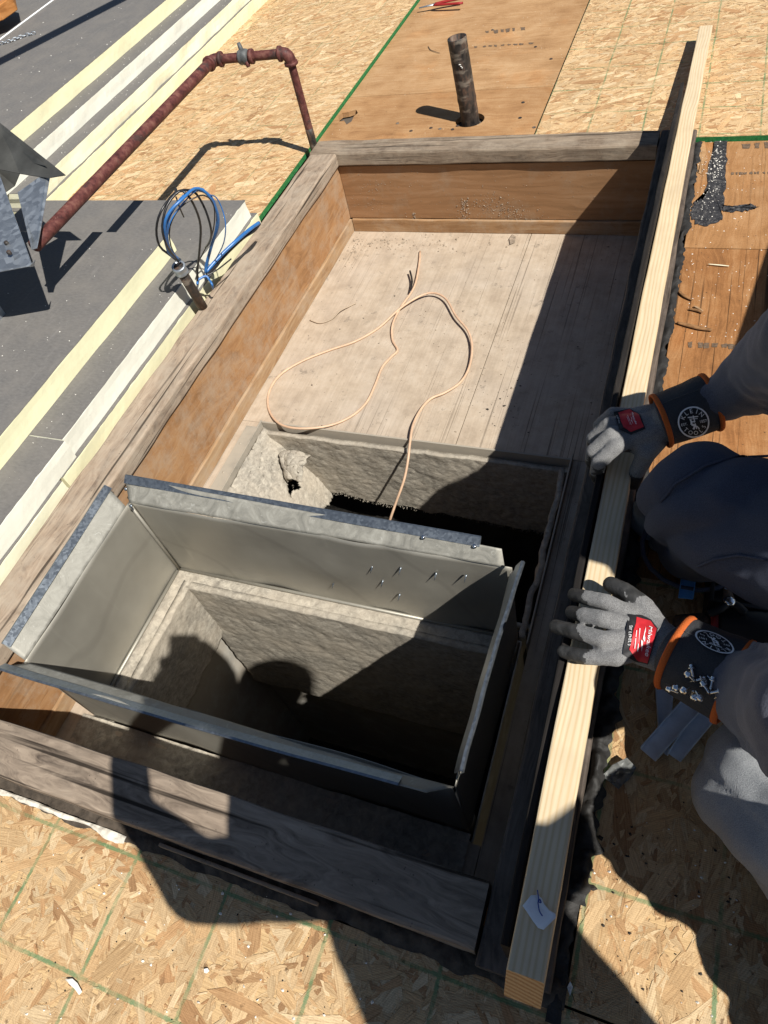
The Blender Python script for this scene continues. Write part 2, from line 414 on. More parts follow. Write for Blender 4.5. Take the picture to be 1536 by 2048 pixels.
M_WALL_B = mat_wood('curb_plywood_back', 0, ((0.21, 0.115, 0.055), (0.30, 0.165, 0.08), (0.37, 0.22, 0.12)), 26, 0.06, 0.5, 0.92, (0.34, 0.26, 0.18), 0.25, 0.45, 0.0, 0.5)
M_TRIM = mat_wood('curb_trim', 1, ((0.24, 0.14, 0.07), (0.36, 0.23, 0.125), (0.46, 0.33, 0.20)), 50, 0.06, 0.5, 0.9, M_DUST, 0.4, 0.4)
M_TRIM_B = mat_wood('curb_trim_back', 0, ((0.22, 0.12, 0.055), (0.32, 0.19, 0.095), (0.42, 0.28, 0.16)), 50, 0.06, 0.5, 0.9, M_DUST, 0.35, 0.4)
def mat_pine():
    m = Mat('new_pine', 0.6, 0, (0.6, 0.45, 0.25), 0.3); o = m.obj()
    w = m.noise(m.map(o, (1, 0.5, 1)), 5, 2)
    kn = m.n('ShaderNodeVectorMath', {0: o, 1: m.n('ShaderNodeCombineXYZ', {0: m.math('MULTIPLY', w, 0.028)}).outputs[0]}, operation='ADD').outputs[0]
    ring = m.wave(m.map(kn, (1, 0.03, 0.6)), 46, 3.5, 3, 1.3, 'X')
    g = m.noise(m.map(o, (1, 0.03, 1)), 260, 4, 0.6)
    c = m.ramp(ring, [(0.05, (0.66, 0.54, 0.365)), (0.6, (0.635, 0.51, 0.335)), (0.95, (0.575, 0.44, 0.265))])
    c = m.mix(0.35, c, m.mix(1.0, c, m.ramp(g, [(0.35, 0.8), (0.65, 1.12)]), 'MULTIPLY'))
    k = m.voro(m.map(o, (6, 1.3, 6), (0, 0, 0), (0.3, 0.42, 0)), 1.0); f = m.ramp(k, [(0.05, 1.0), (0.14, 0.0)]); c = m.mix(f, c, (0.36, 0.17, 0.05))
    p = m.noise(o, 12, 4); c = m.mix(m.ramp(p, [(0.5, 0.0), (0.75, 0.35)]), c, (0.44, 0.34, 0.22))
    return m.done(c, None, m.bump(g, 0.15, 0.001))
M_PINE = mat_pine()
def mat_endgrain():
    m = Mat('pine_end_grain', 0.8, 0, (0.5, 0.3, 0.15)); o = m.obj()
    r = m.n('ShaderNodeTexWave', {'Vector': m.map(o, (1, 0.2, 1), (0, 0, 0), (0.1, 0, 0.1)), 'Scale': 60, 'Distortion': 1.5}, wave_type='RINGS', rings_direction='Y').outputs['Fac']
    return m.done(m.ramp(r, [(0.1, (0.56, 0.38, 0.19)), (0.9, (0.40, 0.22, 0.09))]), None, m.bump(m.noise(o, 300, 3), 0.5, 0.002))
M_PEND = mat_endgrain()
def mat_facer():
    m = Mat('grey_facer', 0.75, 0, (0.2, 0.2, 0.19), 0.25); o = m.obj()
    f1 = m.noise(m.map(o, (0.4, 1, 1), (0, 0, 0.9)), 180, 4, 0.75); f2 = m.noise(o, 14, 5, 0.6); f3 = m.noise(m.map(o, (1, 0.12, 1), (0, 0, -0.3)), 60, 3, 0.6)
    c = m.ramp(f1, [(0.3, (0.118, 0.113, 0.108)), (0.7, (0.175, 0.167, 0.158))])
    c = m.mix(m.ramp(f2, [(0.4, 0.0), (0.75, 0.5)]), c, (0.20, 0.185, 0.165)); c = m.mix(m.ramp(f3, [(0.58, 0.0), (0.8, 0.35)]), c, (0.26, 0.245, 0.23))
    w = m.voro(o, 42); f = m.math('MULTIPLY', m.ramp(w, [(0.02, 0.8), (0.035, 0.0)]), m.ramp(m.noise(o, 10, 2), [(0.5, 0.0), (0.56, 1.0)])); c = m.mix(f, c, (0.6, 0.58, 0.5))
    return m.done(c, m.ramp(f2, [(0.3, 0.62), (0.7, 0.85)]), m.bump(f1, 0.25, 0.001))
M_FACER = mat_facer()
def mat_foam(name, col):
    m = Mat(name, 0.9, 0, col, 0.1); o = m.obj()
    a = m.noise(o, 40, 5, 0.7); b = m.noise(m.map(o, (1, 0.15, 1)), 120, 3)
    c = m.mix(m.ramp(a, [(0.4, 0.0), (0.75, 0.35)]), col, tuple(x * 0.85 for x in col))
    d = m.voro(m.map(o, (1, 0.6, 1)), 55); f = m.math('MULTIPLY', m.ramp(d, [(0.05, 0.5), (0.09, 0.0)]), m.ramp(m.noise(o, 6, 2), [(0.52, 0.0), (0.6, 1.0)])); c = m.mix(f, c, tuple(x * 0.45 for x in col))
    return m.done(c, None, m.bump(m.math('ADD', a, m.math('MULTIPLY', b, 0.5)), 0.3, 0.002))
M_FOAM_Y = mat_foam('foam_cream', (0.74, 0.71, 0.475))
M_FOAM_W = mat_foam('foam_white', (0.72, 0.715, 0.62))
M_FOAM_P = mat_foam('foam_pale', (0.74, 0.72, 0.54))
def mat_rustpaint():
    m = Mat('red_painted_iron', 0.6, 0.0, (0.1, 0.03, 0.025), 0.35); o = m.obj()
    a = m.noise(o, 45, 6, 0.7); c = m.ramp(a, [(0.36, (0.05, 0.016, 0.014)), (0.5, (0.105, 0.032, 0.027)), (0.64, (0.165, 0.07, 0.052))])
    b = m.noise(o, 18, 5, 0.65); c = m.mix(m.ramp(b, [(0.55, 0.0), (0.63, 0.75)]), c, (0.035, 0.026, 0.024))
    d = m.voro(o, 150); f = m.math('MULTIPLY', m.ramp(d, [(0.07, 0.8), (0.12, 0.0)]), m.ramp(m.noise(o, 16, 2), [(0.55, 0.0), (0.62, 1.0)])); c = m.mix(f, c, (0.42, 0.36, 0.28))
    return m.done(c, m.ramp(a, [(0.3, 0.45), (0.7, 0.8)]), m.bump(a, 0.4, 0.002))
M_RUST = mat_rustpaint()
def mat_blackpipe():
    m = Mat('tarred_cast_iron', 0.6, 0.0, (0.03, 0.028, 0.026), 0.4); o = m.obj()
    a = m.noise(m.map(o, (1, 1, 0.35)), 42, 6, 0.7); c = m.ramp(a, [(0.36, (0.011, 0.010, 0.010)), (0.48, (0.035, 0.029, 0.025)), (0.58, (0.095, 0.055, 0.036)), (0.68, (0.17, 0.13, 0.10))])
    b = m.noise(m.map(o, (1, 1, 2.5)), 20, 4); c = m.mix(m.ramp(b, [(0.54, 0.0), (0.64, 0.7)]), c, (0.20, 0.17, 0.135))
    return m.done(c, m.ramp(a, [(0.3, 0.35), (0.7, 0.85)]), m.bump(a, 0.5, 0.003))
M_BPIPE = mat_blackpipe()
def mat_galv(name='galvanised', base=(0.42, 0.46, 0.50), rough=0.42, spangle=75, dust=0.0):
    m = Mat(name, rough, 0.85, base, 0.5); o = m.obj()
    v = m.voro(m.map(o, (1, 1, 1)), spangle, 'Color'); lum = m.n('ShaderNodeRGBToBW', {'Color': v}).outputs[0]
    c = m.ramp(lum, [(0.2, tuple(x * 0.86 for x in base)), (0.8, tuple(min(1, x * 1.12) for x in base))])
    sm = m.noise(o, 14, 5, 0.65); c = m.mix(m.ramp(sm, [(0.5, 0.0), (0.75, 0.35)]), c, tuple(x * 0.6 for x in base))
    rg = m.math('ADD', m.ramp(lum, [(0.2, rough * 0.8), (0.8, rough * 1.15)]), m.math('MULTIPLY', sm, 0.12))
    met = 0.85
    if dust:
        f = m.ramp(m.noise(o, 9, 6, 0.7), [(0.55 - dust * 0.5, 0.0), (0.8 - dust * 0.4, 0.95)])
        c = m.mix(f, c, (0.35, 0.31, 0.25)); rg = m.math('ADD', rg, m.math('MULTIPLY', f, 0.4)); met = m.math('SUBTRACT', 0.85, m.math('MULTIPLY', f, 0.8))
    return m.done(c, rg, m.bump(sm, 0.05, 0.002), met)
M_GALV = mat_galv()
M_CLEAT = mat_galv('galvanised_cleat', (0.24, 0.27, 0.30), 0.32, 220, 0.0)
def mat_oldduct():
    # old duct metal under a coat of settled dust: dull, faint wipe marks
    m = Mat('dusty_duct_metal', 0.6, 0.55, (0.3, 0.28, 0.23), 0.4); o = m.obj()
    a = m.noise(o, 4.5, 4, 0.6); b = m.noise(m.map(o, (1, 1, 0.15), (0.5, 0.3, 0)), 26, 4, 0.6)
    c = m.ramp(a, [(0.3, (0.29, 0.275, 0.235)), (0.7, (0.40, 0.38, 0.325))])
    c = m.mix(m.ramp(b, [(0.62, 0.0), (0.75, 0.3)]), c, (0.44, 0.42, 0.36))
    s = m.wave(m.map(o, (1, 1, 1), (0.9, 0.4, 0.5)), 1.3, 5, 3, 1.2); c = m.mix(m.ramp(s, [(0.985, 0.0), (1.0, 0.15)]), c, (0.12, 0.11, 0.095))
    return m.done(c, m.ramp(a, [(0.3, 0.42), (0.7, 0.58)]), m.bump(a, 0.15, 0.01))
M_DUCT = mat_oldduct()
def mat_flange():
    m = Mat('smeared_flange_metal', 0.55, 0.4, (0.33, 0.33, 0.3), 0.4); o = m.obj()
    a = m.noise(o, 24, 6, 0.7, 1.5); c = m.ramp(a, [(0.3, (0.24, 0.232, 0.20)), (0.55, (0.33, 0.32, 0.28)), (0.72, (0.42, 0.415, 0.37))])
    v = m.noise(o, 70, 4, 0.6, 2.0); c = m.mix(m.ramp(v, [(0.62, 0.0), (0.70, 0.45)]), c, (0.55, 0.55, 0.5))
    return m.done(c, m.ramp(a, [(0.3, 0.45), (0.7, 0.8)]), m.bump(a, 0.25, 0.003))
M_FLANGE = mat_flange()
def mat_liner(name='fibre_liner', k=1.0):
    m = Mat(name, 1.0, 0, (0.2, 0.18, 0.15), 0.05); o = m.obj()
    a = m.noise(m.map(o, (1, 1, 1.6), (0.3, 0.4, 0.2)), 75, 6, 0.72, 0.6); b = m.noise(o, 9, 5, 0.6)
    c = m.ramp(a, [(0.28, (0.105 * k, 0.095 * k, 0.08 * k)), (0.5, (0.20 * k, 0.182 * k, 0.152 * k)), (0.72, (0.31 * k, 0.285 * k, 0.235 * k))])
    c = m.mix(m.ramp(b, [(0.42, 0.0), (0.7, 0.55)]), c, (0.30 * k, 0.26 * k, 0.205 * k))
    return m.done(c, None, m.bump(a, 0.5, 0.003))
M_LINER = mat_liner('fibre_liner', 1.45); M_LINER2 = mat_liner('fibre_liner_dusty', 1.6)
M_TAR = mat_plain('tar', (0.014, 0.013, 0.012), 0.7, 0, 0.5, 40, 1.0, 90, 0.5)
M_SHADEWOOD = mat_wood('shade_dark_timber', 1, ((0.008, 0.007, 0.007), (0.017, 0.015, 0.014), (0.034, 0.029, 0.026)), 46, 0.08, 0.8, 0.85, None, 0, 0.6, 0.5, 0.0)  # near-black colour so the upstand merges with the shaded strip beside it
M_GAP = mat_plain('old_felt', (0.065, 0.052, 0.04), 0.95, 0, 0.5, 60, 0.6, 150)
M_SCRAP = mat_plain('pale_scrap', (0.58, 0.54, 0.46), 0.9, 0, 0.3, 60, 0.4, 200)
M_DIRT = mat_plain('dirt', (0.28, 0.225, 0.17), 1.0, 0, 0.4, 80, 0.4, 300)
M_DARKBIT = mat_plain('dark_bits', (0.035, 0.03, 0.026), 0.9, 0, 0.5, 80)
M_WHITEBIT = mat_plain('white_bits', (0.72, 0.70, 0.64), 0.9, 0, 0.2, 80)
M_SPLINT = mat_plain('splinter_wood', (0.20, 0.105, 0.045), 0.9, 0, 0.5, 60)
M_INK = mat_plain('faded_ink', (0.13, 0.09, 0.06), 0.95, 0, 0.4, 150)
M_ROOF = mat_plain('dark_roof_base', (0.10, 0.085, 0.07), 0.95, 0, 0.4, 6)

# ------------------------------------------------------------------ roof deck
IX0, IX1, IY0, IY1 = -1.13, -0.006, 0.06, 2.045        # the hole in the deck under the curb
def ring_sheet(name, X0, X1, Y0, Y1, z, mat):
    a = [(X0, Y0), (X1, Y0), (X1, Y1), (X0, Y1)]; b = [(IX0, IY0), (IX1, IY0), (IX1, IY1), (IX0, IY1)]
    v = [(x, y, z) for x, y in a + b]
    return mesh(name, v, [(0, 1, 5, 4), (1, 2, 6, 5), (2, 3, 7, 6), (3, 0, 4, 7)], mat)
deck = ring_sheet('roof_deck', -60, 60, -60, 60, -0.034, M_ROOF)
tag(deck, kind='structure')

PAL = np.array([(0.60, 0.44, 0.265), (0.55, 0.385, 0.22), (0.50, 0.325, 0.175), (0.66, 0.525, 0.345), (0.44, 0.25, 0.125), (0.36, 0.18, 0.085), (0.58, 0.42, 0.25), (0.52, 0.345, 0.185), (0.27, 0.13, 0.06)])
PW = np.array([.20, .17, .15, .14, .10, .06, .10, .06, .02])
def osb(x0, x1, y0, y1, z, mat, vis, ang=None, dens=1.0, tone=1.0):
    # the panel, and the wood strands pressed into its face where it is seen
    bm = bmesh.new(); bm_box(bm, x0, x1, y0, y1, z - 0.016, z, 0)
    p = bm_obj('osb_panel', bm, [mat, M_GREEN], deck)
    uvl = p.data.uv_layers.new(name='UVMap')
    ca = p.data.color_attributes.new('Col', 'FLOAT_COLOR', 'POINT')
    for d in ca.data: d.color = (0.55, 0.39, 0.21, 1)
    for f in p.data.polygons:
        if abs(f.normal.z) < 0.5: f.material_index = 1
    vx0, vx1, vy0, vy1 = vis
    n = int((vx1 - vx0) * (vy1 - vy0) * 13500 * dens)
    L = np.clip(rng.lognormal(math.log(0.022), 0.62, n), 0.004, 0.115); Wd = np.clip(L * rng.uniform(0.08, 0.42, n), 0.0012, 0.021)
    bigf = rng.random(n) < 0.018; L[bigf] = rng.uniform(.06, .12, bigf.sum()); Wd[bigf] = rng.uniform(.012, .026, bigf.sum())
    small = (rng.random(n) < 0.4) & ~bigf; L[small] *= 0.4; Wd[small] *= 0.45
    a = rng.uniform(0, math.pi, n) if ang is None else rng.normal(ang, 0.55, n)
    cx = rng.uniform(vx0, vx1, n); cy = rng.uniform(vy0, vy1, n); zz = z + rng.uniform(0.0003, 0.0011, n)
    u = np.array([-.5, -.32, .30, .5, .36, -.28]); w = np.array([.05, .5, .5, -.1, -.5, -.5])
    U = u[None, :] * (1 + rng.normal(0, .12, (n, 6))); W = w[None, :] * (1 + rng.normal(0, .3, (n, 6))) + rng.normal(0, .1, (n, 6))
    lx = U * L[:, None]; ly = W * Wd[:, None]
    X = cx[:, None] + lx * np.cos(a)[:, None] - ly * np.sin(a)[:, None]; Y = cy[:, None] + lx * np.sin(a)[:, None] + ly * np.cos(a)[:, None]
    X = np.clip(X, x0 + .0005, x1 - .0005); Y = np.clip(Y, y0 + .0005, y1 - .0005)
    co = np.empty((n * 6, 3), np.float32); co[:, 0] = X.ravel(); co[:, 1] = Y.ravel()
    co[:, 2] = (zz[:, None] + rng.normal(0, 0.00012, (n, 6))).ravel()
    me = bpy.data.meshes.new('strand_layer'); me.vertices.add(n * 6); me.vertices.foreach_set('co', co.ravel())
    me.loops.add(n * 6); me.loops.foreach_set('vertex_index', np.arange(n * 6, dtype=np.int32))
    me.polygons.add(n); me.polygons.foreach_set('loop_start', np.arange(0, n * 6, 6, dtype=np.int32))
    me.update(calc_edges=True); me.validate()
    pick = rng.choice(len(PAL), n, p=PW / PW.sum()); base = (PAL[pick] * 0.68 + 0.32 * np.array([0.53, 0.375, 0.195])) * tone; base = base * rng.uniform(0.85, 1.13, (n, 1))
    colr = np.ones((n, 6, 4), np.float32); colr[:, :, :3] = base[:, None, :]
    at = me.color_attributes.new('Col', 'FLOAT_COLOR', 'POINT'); at.data.foreach_set('color', colr.ravel())
    ul = me.uv_layers.new(name='UVMap'); off = rng.uniform(0, 50, (n, 1))
    uvc = np.stack([lx + off, ly + off], 2).astype(np.float32); ul.data.foreach_set('uv', uvc.ravel())
    s = link_mesh('strand_layer', me, mat, p); s['kind'] = 'stuff'
    return p
osb(-2.3, 1.4, -1.6, 0.050, 0.0, M_OSB_F, (-1.35, 0.75, -0.62, 0.05), None, 1.15, 0.90)
osb(0.0, 1.4, 0.053, 0.66, 0.0, M_OSB_F, (0.0, 0.62, 0.053, 0.66), math.pi / 2, 1.2, 0.88)
osb(-0.462, 1.8, 2.075, 4.3, 0.0, M_OSB_R, (-0.462, 0.85, 2.075, 3.75), 0.5, 1.0)
osb(-2.06, -1.19, 1.30, 4.6, 0.0, M_OSB_L, (-2.06, -1.19, 1.30, 3.95), 0.6, 1.0)

def ply(x0, x1, y0, y1, z, mat, cut=None):
    return box('plywood_panel', x0, x1, y0, y1, z - 0.015, z, mat, deck, 0.001)
# the old plywood: the back strip has a round cut-out for the vent pipe and a small square and a broken hole
PLZ = -0.013
VENT = P(940, 240, PLZ); VENT.z = PLZ
def ply_with_hole(x0, x1, y0, y1, z, mat, c, r, poly=None):
    bm = bmesh.new(); k = 28
    inner = poly or [V((c.x + r * math.cos(2*math.pi*i/k), c.y + r * math.sin(2*math.pi*i/k), z)) for i in range(k)]
    outer = []
    for q in inner:                     # push each rim point out to the panel edge
        d = q - c; d.z = 0
        tx = ((x1 if d.x > 0 else x0) - c.x) / d.x if abs(d.x) > 1e-9 else 1e9
        ty = ((y1 if d.y > 0 else y0) - c.y) / d.y if abs(d.y) > 1e-9 else 1e9
        t = min(tx, ty); outer.append(V((c.x + d.x * t, c.y + d.y * t, z)))
    k = len(inner)
    iv = [bm.verts.new(p) for p in inner]; ov = [bm.verts.new(p) for p in outer]; lv = [bm.verts.new(p - V((0, 0, 0.016))) for p in inner]
    cor = [V((x0, y0, z)), V((x1, y0, z)), V((x1, y1, z)), V((x0, y1, z))]
    for i in range(k):
        j = (i + 1) % k
        ring = [iv[i], ov[i]]
        for cc in cor:                  # a corner of the panel between two neighbouring spokes
            a, b = outer[i] - c, outer[j] - c; q = cc - c
            if a.cross(q).z > 1e-9 and q.cross(b).z > 1e-9: ring.append(bm.verts.new(cc))
        ring += [ov[j], iv[j]]
        bm.faces.new(ring); bm.faces.new((iv[i], iv[j], lv[j], lv[i]))
    return bm_obj('plywood_panel', bm, mat, deck)
SEAM = P(900, 184, PLZ).y
ply_with_hole(-1.02, -0.464, 2.05, SEAM, PLZ, M_PLY_B, VENT, 0.046)
BH = P(692, 236, PLZ)
ply_with_hole(-1.188, -1.02, 2.05, SEAM, PLZ, M_PLY_B, BH, 0.03, [P(a, b, PLZ) for a, b in ((676, 233), (684, 226), (697, 224), (712, 219), (716, 226), (708, 232), (703, 243), (693, 249), (688, 241), (679, 243))][::-1])
ply(-1.188, -0.464, SEAM + 0.003, 4.3, PLZ, M_PLY_B2)
ply(-1.186, -1.128, 0.5, 2.046, PLZ - 0.004, M_PLY_B2)
RS = P(1450, 497, PLZ).y
ply(-0.004, 1.5, 0.668, RS - 0.0015, PLZ, M_PLY_R); ply(-0.004, 1.5, RS + 0.0015, 2.073, PLZ, M_PLY_R2)
# ------------------------------------------------------------------ the wooden curb round the opening
RZ = 0.04; FZ = -0.225
XI, XO = -1.035, -1.125                   # left rail, inner and outer edge
YB0, YB1 = 1.957, 2.038                   # back rail
YF0, YF1 = 0.069, 0.149                   # front rail
XR0, XR1 = -0.107, -0.018                 # right rail
curb = empty('roof_curb', (-0.57, 1.05, 0), 'long weathered timber curb boxed around the open roof shaft', 'curb')
def irregular(o, amp, sc, seed=0):
    for v in o.data.vertices:
        v.co += V((noise.noise(v.co * sc + V((seed, 0, 0))), noise.noise(v.co * sc + V((0, seed + 9, 0))), noise.noise(v.co * sc + V((0, 4, seed))))) * amp
lumber('rail', (( XI + XO) / 2, YF1 + 0.0, RZ), ((XI + XO) / 2, YB0 - 0.001, RZ), XI - XO, 0.04, M_RAIL_L, curb, 0.0028, 0.005, 120, seed=3)
lumber('rail', (XO, (YB0 + YB1) / 2, RZ + 0.002), (XR0 - 0.003, (YB0 + YB1) / 2, RZ + 0.002), YB1 - YB0, 0.042, M_RAIL_B, curb, 0.0028, 0.005, 100, seed=11)
lumber('rail', (XO - 0.02, (YF0 + YF1) / 2, RZ + 0.001), (XR0 - 0.004, (YF0 + YF1) / 2, RZ - 0.001), YF1 - YF0, 0.041, M_RAIL_F, curb, 0.0026, 0.005, 100, seed=21)
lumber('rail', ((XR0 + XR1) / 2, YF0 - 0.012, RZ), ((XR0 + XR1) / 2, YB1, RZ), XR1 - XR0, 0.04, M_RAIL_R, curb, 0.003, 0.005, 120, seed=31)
# inner plywood walls, a little behind the rails, with a base strip at their foot
WX, WY = XI - 0.010, YB0 + 0.012
box('wall_panel', WX - 0.018, WX, 0.13, WY + 0.018, FZ + 0.046, 0.0 - 0.003, M_WALL_L, curb, 0.001)
box('wall_panel', WX + 0.001, XR0 + 0.03, WY, WY + 0.018, FZ + 0.046, 0.0 - 0.006, M_WALL_B, curb, 0.001)
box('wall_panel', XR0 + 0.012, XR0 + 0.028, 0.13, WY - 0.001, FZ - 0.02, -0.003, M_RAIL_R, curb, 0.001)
box('wall_panel', WX + 0.001, XR0 + 0.011, 0.128, 0.145, FZ - 0.02, -0.003, M_WALL_B, curb, 0.001)
lumber('base_strip', (WX - 0.004, 0.15, FZ + 0.044), (WX - 0.004, WY - 0.004, FZ + 0.044), 0.02, 0.045, M_TRIM, curb, 0.002, 0.003, 40)
lumber('base_strip', (WX + 0.008, WY + 0.004, FZ + 0.044), (XR0 + 0.01, WY + 0.004, FZ + 0.044), 0.02, 0.045, M_TRIM_B, curb, 0.002, 0.003, 40)
# floor of the curb: plywood with the two shaft openings cut through it
HX0, HX1 = -0.985, -0.166
BY0, BY1 = 0.655, 1.083                   # rear shaft
AY0, AY1 = 0.235, 0.622                   # front shaft
def floor_piece(x0, x1, y0, y1):
    o = box('floor_panel', x0, x1, y0, y1, FZ - 0.018, FZ, M_PIT, curb, 0.001); return o
CR = P(1030, 560, FZ).x
floor_piece(WX + 0.002, CR - 0.0008, BY1, WY); floor_piece(CR + 0.0008, XR0 + 0.012, BY1, WY)
floor_piece(WX + 0.002, HX0, 0.146, BY1 - 0.001); floor_piece(HX1, XR0 + 0.012, 0.146, BY1 - 0.001)
floor_piece(HX0 + 0.001, HX1 - 0.001, 0.146, AY0)
# joists under the floor close the cavity
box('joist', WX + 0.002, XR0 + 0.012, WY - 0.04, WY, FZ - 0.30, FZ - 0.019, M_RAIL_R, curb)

rough_floor = None
# galvanised angle round the rear opening, with rivets
ang = empty('edge_angle', P(520, 850, FZ), 'thin dusty metal angle trimming the rear opening in the pit floor', 'metal trim')
M_ANGLE = mat_galv('dusty_angle', (0.38, 0.36, 0.31), 0.55, 60, 0.75)
box('flat_leg', WX + 0.028, HX0 + 0.001, 0.70, BY1 - 0.02, FZ + 0.001, FZ + 0.0035, M_ANGLE, ang, 0.0008)
box('upright_leg', HX0 + 0.002, HX0 + 0.006, 0.64, BY1 + 0.002, FZ - 0.03, FZ + 0.007, M_ANGLE, ang, 0.0008)
box('upright_leg', HX0 + 0.007, HX1 - 0.006, BY1 - 0.004, BY1 + 0.0005, FZ - 0.035, FZ + 0.005, M_ANGLE, ang, 0.0008)
box('upright_leg', HX1 - 0.004, HX1 - 0.0005, 0.60, BY1 + 0.002, FZ - 0.03, FZ + 0.02, M_ANGLE, ang, 0.0008)
for t in (0.73, 0.80, 0.9, 1.0): lathe('rivet', (WX + 0.04, t, FZ + 0.003), (0, 0, 1), [(0, 0.004), (0.0015, 0.0035), (0.0025, 0.0015)], M_ANGLE, ang, 10)

# ------------------------------------------------------------------ lined shafts under the floor
def rough_wall(name, p00, du, dv, nrm, nu, nv, mat, parent, amp=0.006, tear=None, thick=0.02, seed=0):
    p00, du, dv, nrm = V(p00), V(du), V(dv), V(nrm)
    def fn(u, v):
        if tear: v = v * tear(u)
        q = p00 + du * u + dv * v
        a = noise.fractal(q * 14 + V((seed, 0, 0)), 1.0, 2.0, 4) * amp + noise.noise(q * 55 + V((0, seed, 0))) * amp * 0.5 + noise.noise(q * 150) * amp * 0.22
        return q + nrm * a
    return grid_fn(name, nu, nv, fn, mat, parent, None, True, thick)
shA = empty('lined_shaft', (-0.58, 0.43, FZ), 'dark square shaft lined with grey fibre, under the sheet metal collar', 'shaft')
DX0, DX1, DY0, DY1 = -0.980, -0.190, 0.250, 0.615     # sheet metal collar
LX = DX0 + 0.026; LY = DY1 - 0.022
jag = lambda s: (lambda u: 1.0 + 0.05 * noise.noise(V((u * 9, s, 0))) + 0.03 * noise.noise(V((u * 40, s, 3))))
rough_wall('liner', (LX, DY0, FZ - 0.004), (0, LY - DY0, 0), (0, 0, -0.225), (1, 0, 0), 70, 50, M_LINER, shA, 0.0028, jag(2), 0.02, 1)
rough_wall('liner', (LX, LY, FZ - 0.004), (DX1 - LX, 0, 0), (0, 0, -0.52), (0, -1, 0), 150, 90, M_LINER, shA, 0.0028, None, 0.02, 5)
rough_wall('liner', (DX1 - 0.02, LY, FZ - 0.004), (0, DY0 - LY, 0), (0, 0, -0.52), (-1, 0, 0), 40, 40, M_LINER, shA, 0.0028, None, 0.02, 7)
rough_wall('liner', (DX1, DY0 + 0.01, FZ - 0.004), (LX - DX1, 0, 0), (0, 0, -0.52), (0, 1, 0), 40, 40, M_LINER, shA, 0.0028, None, 0.02, 8)
# dusty cut edge of the liner, the pale ledge inside the collar
rough_wall('liner_edge', (DX0 + 0.002, DY0, FZ - 0.003), (0, DY1 - DY0 - 0.002, 0), (0.027, 0, 0.0), (0, 0, 1), 80, 6, M_LINER2, shA, 0.003, None, 0, 3)
rough_wall('liner_edge', (DX0 + 0.002, DY1 - 0.001, FZ - 0.002), (DX1 - DX0, 0, 0), (0, -0.026, 0.0), (0, 0, 1), 130, 6, M_LINER2, shA, 0.003, None, 0, 4)
M_BARE = mat_galv('bare_shaft_metal', (0.60, 0.60, 0.56), 0.5, 40, 0.7)
box('metal_wall', DX0 - 0.006, DX0 - 0.002, DY0 - 0.01, DY1 + 0.012, -1.35, FZ - 0.02, M_BARE, shA, 0)
box('metal_wall', DX0 - 0.002, DX1 + 0.006, DY1 + 0.004, DY1 + 0.007, -1.35, FZ - 0.02, M_BARE, shA, 0)
box('metal_wall', DX1 + 0.004, DX1 + 0.007, DY0 - 0.01, DY1 + 0.003, -1.35, FZ - 0.02, M_BARE, shA, 0)
box('metal_wall', DX0 - 0.002, DX1 + 0.003, DY0 - 0.012, DY0 - 0.009, -1.35, FZ - 0.02, M_BARE, shA, 0)
box('duct_floor', DX0 - 0.002, DX1 + 0.003, DY0 - 0.008, DY1 + 0.003, -1.36, -1.352, M_DARKBIT, shA, 0)

shB = empty('lined_shaft', (-0.58, 0.87, FZ), 'rear shaft with torn grey fibre liner hanging over a black void', 'shaft')
def torn(u): return 0.80 + 0.16 * u + 0.06 * noise.noise(V((u * 7, 1, 0))) + 0.03 * noise.noise(V((u * 23, 2, 0))) + 0.015 * noise.noise(V((u * 90, 2, 5)))
rough_wall('liner', (HX0 + 0.008, BY1 - 0.012, FZ - 0.014), (HX1 - HX0 - 0.014, 0, 0), (0, 0, -0.27), (0, -1, 0), 220, 90, M_LINER, shB, 0.0024, torn, 0.014, 12)
def torn2(u): return 0.55 + 0.45 * u + 0.10 * noise.noise(V((u * 8, 7, 0))) + 0.05 * noise.noise(V((u * 70, 2, 0)))
# the left flap has slumped into the opening
def slump(u, v):
    y = 0.64 + (BY1 - 0.012 - 0.64) * u
    vv = v * (1.15 - 0.15 * u + 0.10 * noise.noise(V((u * 6, 3, 1))) + 0.05 * noise.noise(V((u * 50, 3, 1))))
    x = HX0 + 0.008 + 0.19 * vv * (1 - 0.30 * u); z = FZ - 0.012 - 0.14 * vv - 0.06 * vv * vv * (0.4 + u)
    q = V((x, y, z)); return q + V((0.3, 0, 1)) * (noise.fractal(q * 17, 1.0, 2.0, 4) * 0.005 + noise.noise(q * 80) * 0.003 + noise.noise(q * 190) * 0.0015)
grid_fn('liner_flap', 130, 70, slump, M_LINER2, shB, lambda u, v: (abs(u - 0.80) * 1.1 + abs(v - 0.62 - 0.05 * noise.noise(V((u * 20, v * 20, 0)))) * 1.5 < 0.12) and v > 0.52, True, 0.010)
# a torn tongue of liner bent up
def tongue(u, v):
    a = (u - 0.5) * (1.0 - 0.55 * v)
    c = P(588, 905, -0.27)
    q = c + V((a * 0.085 + 0.015 * v, -0.060 * v, -0.035 * v + 0.018 * math.sin(v * 3.0) - 0.012 * (2 * u - 1) ** 2))
    return q + V((0, -.4, 1)) * (noise.fractal(q * 30, 1.0, 2.0, 3) * 0.006 + noise.noise(q * 120) * 0.003)
grid_fn('liner_flap', 36, 30, tongue, M_LINER2, shB, None, True, 0.008)
rough_wall('liner', (HX1 - 0.012, BY1 - 0.014, FZ - 0.014), (0, 0.64 - BY1, 0), (-0.03, 0, -0.26), (-1, 0, 0), 90, 40, M_LINER, shB, 0.006, None, 0.012, 17)
rough_wall('liner', (HX0, 0.665, FZ - 0.02), (HX1 - HX0, 0, 0), (0, 0, -0.3), (0, 1, 0), 60, 30, M_LINER, shB, 0.006, None, 0.01, 18)
